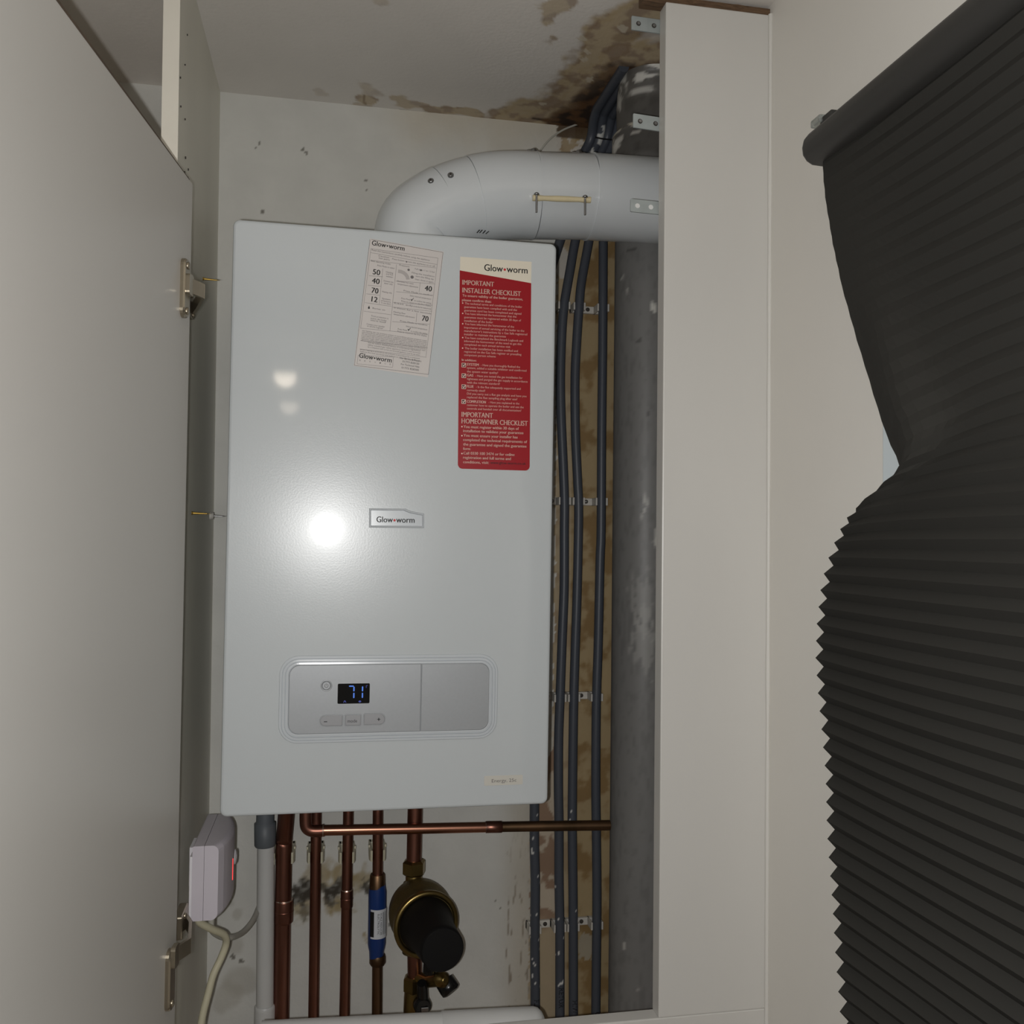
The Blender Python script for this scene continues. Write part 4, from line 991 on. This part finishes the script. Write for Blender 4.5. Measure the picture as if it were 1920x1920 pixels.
v = thing('isolating_valve', 'small brass valve with black lever below the bronze filter', 'valve')
mb = MB(); vt = at(777, 1829, 1, FY)
mb.lathe(vt, (0, 0, -1), [(0, .0140), (.003, .0178), (.021, .0178), (.024, .0150)], 6, up=V((1, .3, 0)))
mb.lathe(vt - V((0, 0, .022)), (0, 0, -1), [(0, .0150), (.010, .0160), (.030, .0165), (.046, .0150), (.060, .0165), (.080, .0165)], 28)
mb.build('valve_body', M['brass'], v)
mb = MB(); pj = at(793, 1884, 1, FY - .028)
mb.lathe(V((pj.x - .004, FY - .010, pj.z)), (.15, -1, 0), [(0, .008), (.012, .008), (.013, .0135), (.024, .0135), (.027, .0105)], 24)
mb.tube([V((pj.x, FY - .026, pj.z + .002)), V((pj.x - .0015, FY - .030, pj.z + .028)), V((pj.x - .003, FY - .034, pj.z + .036))], [.009, .0085, .007], 12)
mb.build('lever', M['black_gloss'], v)
mb = MB(); mb.box((pj.x - .0035, FY - .0395, pj.z - .006), (pj.x + .0075, FY - .0375, pj.z + .001), 0, .0005); mb.build('lever_screw', M['steel'], v)
mb = MB(); dc = at(803, 1840, 1, FY - .02); de = at(826, 1836, 1, FY - .045)
mb.tube([V((vt.x, FY, dc.z)), dc, de], [.009, .009, .0105], 20); dn_ = V((.45, -1, .25)).normalized()
mb.lathe(de + dn_ * -.004, dn_, [(0, .011), (.012, .011), (.013, .0065), (.018, .0062), (.019, .004)], 24)
mb.build('drain_outlet', M['brass'], v)
mb = MB(); dd = at(826, 1842, 1, FY - .03); mb.lathe(dd + V((.006, 0, .002)), (.5, -.5, -.65), [(0, .0150), (.012, .0155), (.018, .0150), (.020, .011)], 24)
mb.lathe(at(805, 1822, 1, FY - .035), (0.1, -.2, 1), [(0, .010), (.012, .011), (.014, .009)], 20)
mb.build('drain_cap', M['black_gloss'], v)
rebase(v, vt - V((0, 0, .1)))

# ------------------------------------------------------------------ white waste pipes
WY = -.055
wp = lambda x, y: at(x, y, 1, WY)
t = thing('waste_pipe', 'vertical white condensate pipe with grey coupling at the boiler', 'pipe')
a = wp(498.5, 1580); b_ = wp(496.5, 1880); d = (b_ - a) / (b_.z - a.z)
R1 = .0132
MB().tube([a, a + d * (-.62 - a.z)], R1, 32).build('pipe', M['waste'], t)
mb = MB(); mb.tube([a + d * (.02 - a.z), wp(497, 1541), wp(497, 1543), wp(497, 1583), wp(497, 1586)], [.0132, .0135, .0165, .0162, .0150], 32); mb.build('coupling', M['grey_coupling'], t)
mb = MB(); q = wp(496.5, 1886); mb.tube([q + V((0, 0, .002)), q, q - V((0, 0, .004)), q - V((0, 0, .1))], [.0140, .0155, .0158, .0160], 32); mb.build('socket', M['waste'], t)
rebase(t, a + d * (-.62 - a.z))
WY2 = -.33
t = thing('waste_pipe', 'horizontal white waste pipe lying along the back of the bottom rail', 'pipe')
hr = .0195
ta = at(543, 1914, 1, WY2); tb = at(955, 1893.5, 1, WY2); dz = V((0, 0, -hr)); dv = (tb - ta).normalized()
L0 = ta - dv * .035 + dz; L1 = tb + dz
MB().tube([L0, tb - dv * .09 + dz], hr, 36).build('pipe', M['waste'], t)
e_ = at(1020, 1905, 1, WY2).x
mb = MB(); s0 = tb - dv * .09 + dz; Lx = e_ - s0.x
mb.lathe(s0, dv, [(0, hr), (.0005, hr + .0012), (Lx - .014, hr + .0012), (Lx - .008, hr - .0005), (Lx - .003, hr - .005), (Lx, hr - .011)], 36); mb.build('end_cap', M['waste'], t)
rebase(t, V(((L0.x + L1.x) / 2, WY2, L0.z - hr)))

# ------------------------------------------------------------------ wireless receiver on the side panel, and its cables
zb0, zb1 = -.134, -.041
xpn = xp(-.09)
yA, yB = -.315, -.180
rc_ = thing('wiring_centre', 'small white electrical box with red light on the cupboard side', 'control box', (xpn, (yA + yB) / 2, zb0))
def bx(px_, y, z): return V((px_ , y - (yA + yB) / 2, z - zb0))
mb = MB(); mb.box((0.0, .0, .02), (.010, .04, .07)); mb.box((.0092, yA - (yA + yB) / 2 + .003, .002), (.0132, yB - (yA + yB) / 2 - .003, zb1 - zb0 - .014), 0, .001); mb.build('back_plate', M['device_back'], rc_)
W_ = .049; n_ = 10; loops = []
lower = rrect(.0130, 0, .0270, zb1 - zb0, (.002, .0004, .0004, .002), 3)
mb = MB(); mb.loft([[V((u, y - (yA + yB) / 2, w_)) for u, w_ in lower] for y in (yA, yB)]); mb.build('base_half', M['device'], rc_)
prof = rrect(.0274, 0, .0445, zb1 - zb0, (.0004, .008, .008, .0004), 5)
for i in range(n_ + 1):
    k = i / n_; y = yA + (yB - yA) * k; bul = .012 * math.sin(math.pi * k) ** .7
    loops.append([V((u + (bul if u > .03 else 0), y - (yA + yB) / 2, w_)) for u, w_ in prof])
mb = MB(); mb.loft(loops, 0, True, False)
mb.loft([[V((.0235, yy - (yA + yB) / 2, zz_)) for yy, zz_ in ()]] , 0) if False else None
mb.build('cover', M['device'], rc_)
mb = MB(); ym = (yA * .55 + yB * .45) - (yA + yB) / 2
mb.lathe((.0445 + .0112, ym + .028, .048), (1, 0, 0), [(0, .010), (.0010, .0098), (.0022, .0075), (.0012, .0065)], 24); mb.build('button', M['device_back'], rc_)
mb = MB(); mb.box((.0445 + .0095, ym - .004, .028), (.0445 + .0122, ym - .001, .056), 0, .0005); mb.build('indicator_light', M['led_red'], rc_)

cb = lambda x, y, Y: at(x, y, 1, Y)
p = smooth_path([V((xpn + .028, -.285, zb0 + .004)), cb(372, 1725, -.285), cb(395, 1741, -.27), cb(419, 1752, -.25), cb(424, 1768, -.24), cb(415, 1795, -.24), cb(400, 1828, -.245), cb(390, 1865, -.25), cb(380, 1905, -.255), cb(372, 1960, -.26), cb(368, 2040, -.26)], 8)
o = MB().tube(p, .0048, 14).build('cable', M['cable']); o.data.transform(Matrix.Translation(-p[-1])); o.location = p[-1]
tag(o, 'thick cream cable hanging down from the white electrical box', 'cable')
p = smooth_path([V((xpn + .034, -.27, zb0 + .004)), cb(396, 1738, -.262), cb(410, 1754, -.235), cb(432, 1758, -.21), cb(455, 1748, -.15), cb(474, 1726, -.10), cb(484, 1704, -.045), cb(492, 1680, -.018), cb(496, 1640, -.008)], 8)
o = MB().tube(p, .0042, 14).build('cable', M['cable_white']); o.data.transform(Matrix.Translation(-p[-1])); o.location = p[-1]
tag(o, 'off-white cable looping from the electrical box behind the waste pipe', 'cable')

# ------------------------------------------------------------------ pleated blind on the right wall
bl_ = thing('pleated_blind', 'charcoal pleated window blind, buckled at its left edge', 'blind')
XBL = .655
y_end = at(1513, 290, 0, XBL - .012).y; zr = .7875
# headrail: rounded cassette section swept along the wall
sec = []
for (dx, dz_) in ((.022, .0165), (.010, .0195), (-.004, .0190), (-.012, .0150), (-.0172, .0085), (-.0190, 0), (-.0178, -.0085), (-.0130, -.0150), (-.006, -.0188), (.008, -.0195), (.022, -.0180)): sec.append((dx, dz_))
mb = MB(); loops = []
for y, k in ((y_end + .0015, .80), (y_end, .94), (y_end - .004, 1), (-1.80, 1), (-1.802, .9)): loops.append([V((XBL + dx * k, y, zr + dz_ * k)) for dx, dz_ in sec])
mb.loft(loops, 0, True, True); mb.build('headrail', M['headrail'], bl_)
def yedge_pts():
    T_ = [(1540, 316), (1545, 380), (1556, 450), (1574, 530), (1600, 606), (1626, 668), (1646, 712), (1664, 745), (1670, 770), (1667, 795), (1655, 830), (1635, 860), (1602, 900), (1585, 945), (1570, 1000), (1553, 1060), (1543, 1110), (1536, 1170), (1534, 1230), (1538, 1290), (1546, 1370), (1552, 1450), (1556, 1540), (1562, 1640), (1568, 1740), (1576, 1840), (1582, 1920), (1590, 2050)]
    return [(at(x + 4, y, 0, XBL).z, at(x + 4, y, 0, XBL).y) for x, y in T_]
YE = yedge_pts()
def yedge(z):
    if z >= YE[0][0]: return YE[0][1]
    for i in range(len(YE) - 1):
        if YE[i + 1][0] <= z <= YE[i][0]:
            k = (YE[i][0] - z) / (YE[i][0] - YE[i + 1][0]); return YE[i][1] + (YE[i + 1][1] - YE[i][1]) * k
    return YE[-1][1]
pitch = .0186; ztop = zr - .014; rows = 64; NC = 90
zp = at(1668, 765, 0, XBL).z
def fab(zn, s, side, layer):
    """zn nominal height, s distance from the edge, side: 1 ridge / -1 valley"""
    up = sst(zp - .12, zp + .02, zn)          # upper part is drawn in
    ye = yedge(zn)
    amp = .0060 - .0056 * sst(zp - .16, zp + .01, zn) + .0040 * sst(.01, .16, s) * sst(zp - .16, zp + .01, zn)
    g = math.exp(-((zn - zp - .01) / .085) ** 2)
    dip = -.060 * g * math.exp(-s / .07)
    lift = .06 * s * sst(.2, -.3, zn)
    fold = -.014 * g * math.exp(-((s - .045) / .028) ** 2) + .010 * g * math.exp(-(s / .02) ** 2)
    bow = -.006 * math.sin(min(1, s / .3) * math.pi) * math.sin(zn * 7)
    wob = .0012 * noise.noise(V((s * 9, zn * 14, 2)))
    x = XBL + (.003 if layer else -.003) * 0 + (-amp if side > 0 else amp * .4) * (1 if not layer else -1) + (.0125 if layer else 0) + fold + bow + wob
    yy = ye - s - (0 if side > 0 else .0012 * (1 - sst(zp - .16, zp + .01, zn)))
    return V((x, yy, zn + dip + lift))
mb = MB(); S_ = [0, .004, .01] + [.018 + .0105 * i for i in range(NC)]
nS = len(S_)
for layer in (0, 1):
    vs = []; nr = 0
    for r_ in range(rows * 2 + 1):
        zn = ztop - r_ * pitch / 2; side = 1 if r_ % 2 else -1
        vs += [fab(zn, s, side, layer) for s in S_]; nr += 1
    mb.add(vs, [(j * nS + i, j * nS + i + 1, (j + 1) * nS + i + 1, (j + 1) * nS + i) for j in range(nr - 1) for i in range(nS - 1)], 0, False)
mb.build('pleated_fabric', M['fabric'], bl_)
# bracket and clear clip above the rail end
p = at(1556, 220, 0, XBL + .022)
mb = MB(); mb.box((p.x - .006, p.y - .013, p.z - .006), (p.x + .004, p.y + .011, p.z + .003), 0, .001); mb.box((p.x, p.y - .010, p.z - .012), (XR - .001, p.y + .008, p.z - .004), 0, .001); mb.build('bracket', M['headrail'], bl_)
q = at(1535, 227, 0, XBL + .018); mb = MB(); mb.box((q.x - .006, q.y - .012, q.z - .006), (q.x + .004, q.y + .009, q.z + .003), 0, .0020); mb.build('release_clip', M['clear'], bl_)
rebase(bl_, (XR, -1.1, zr))
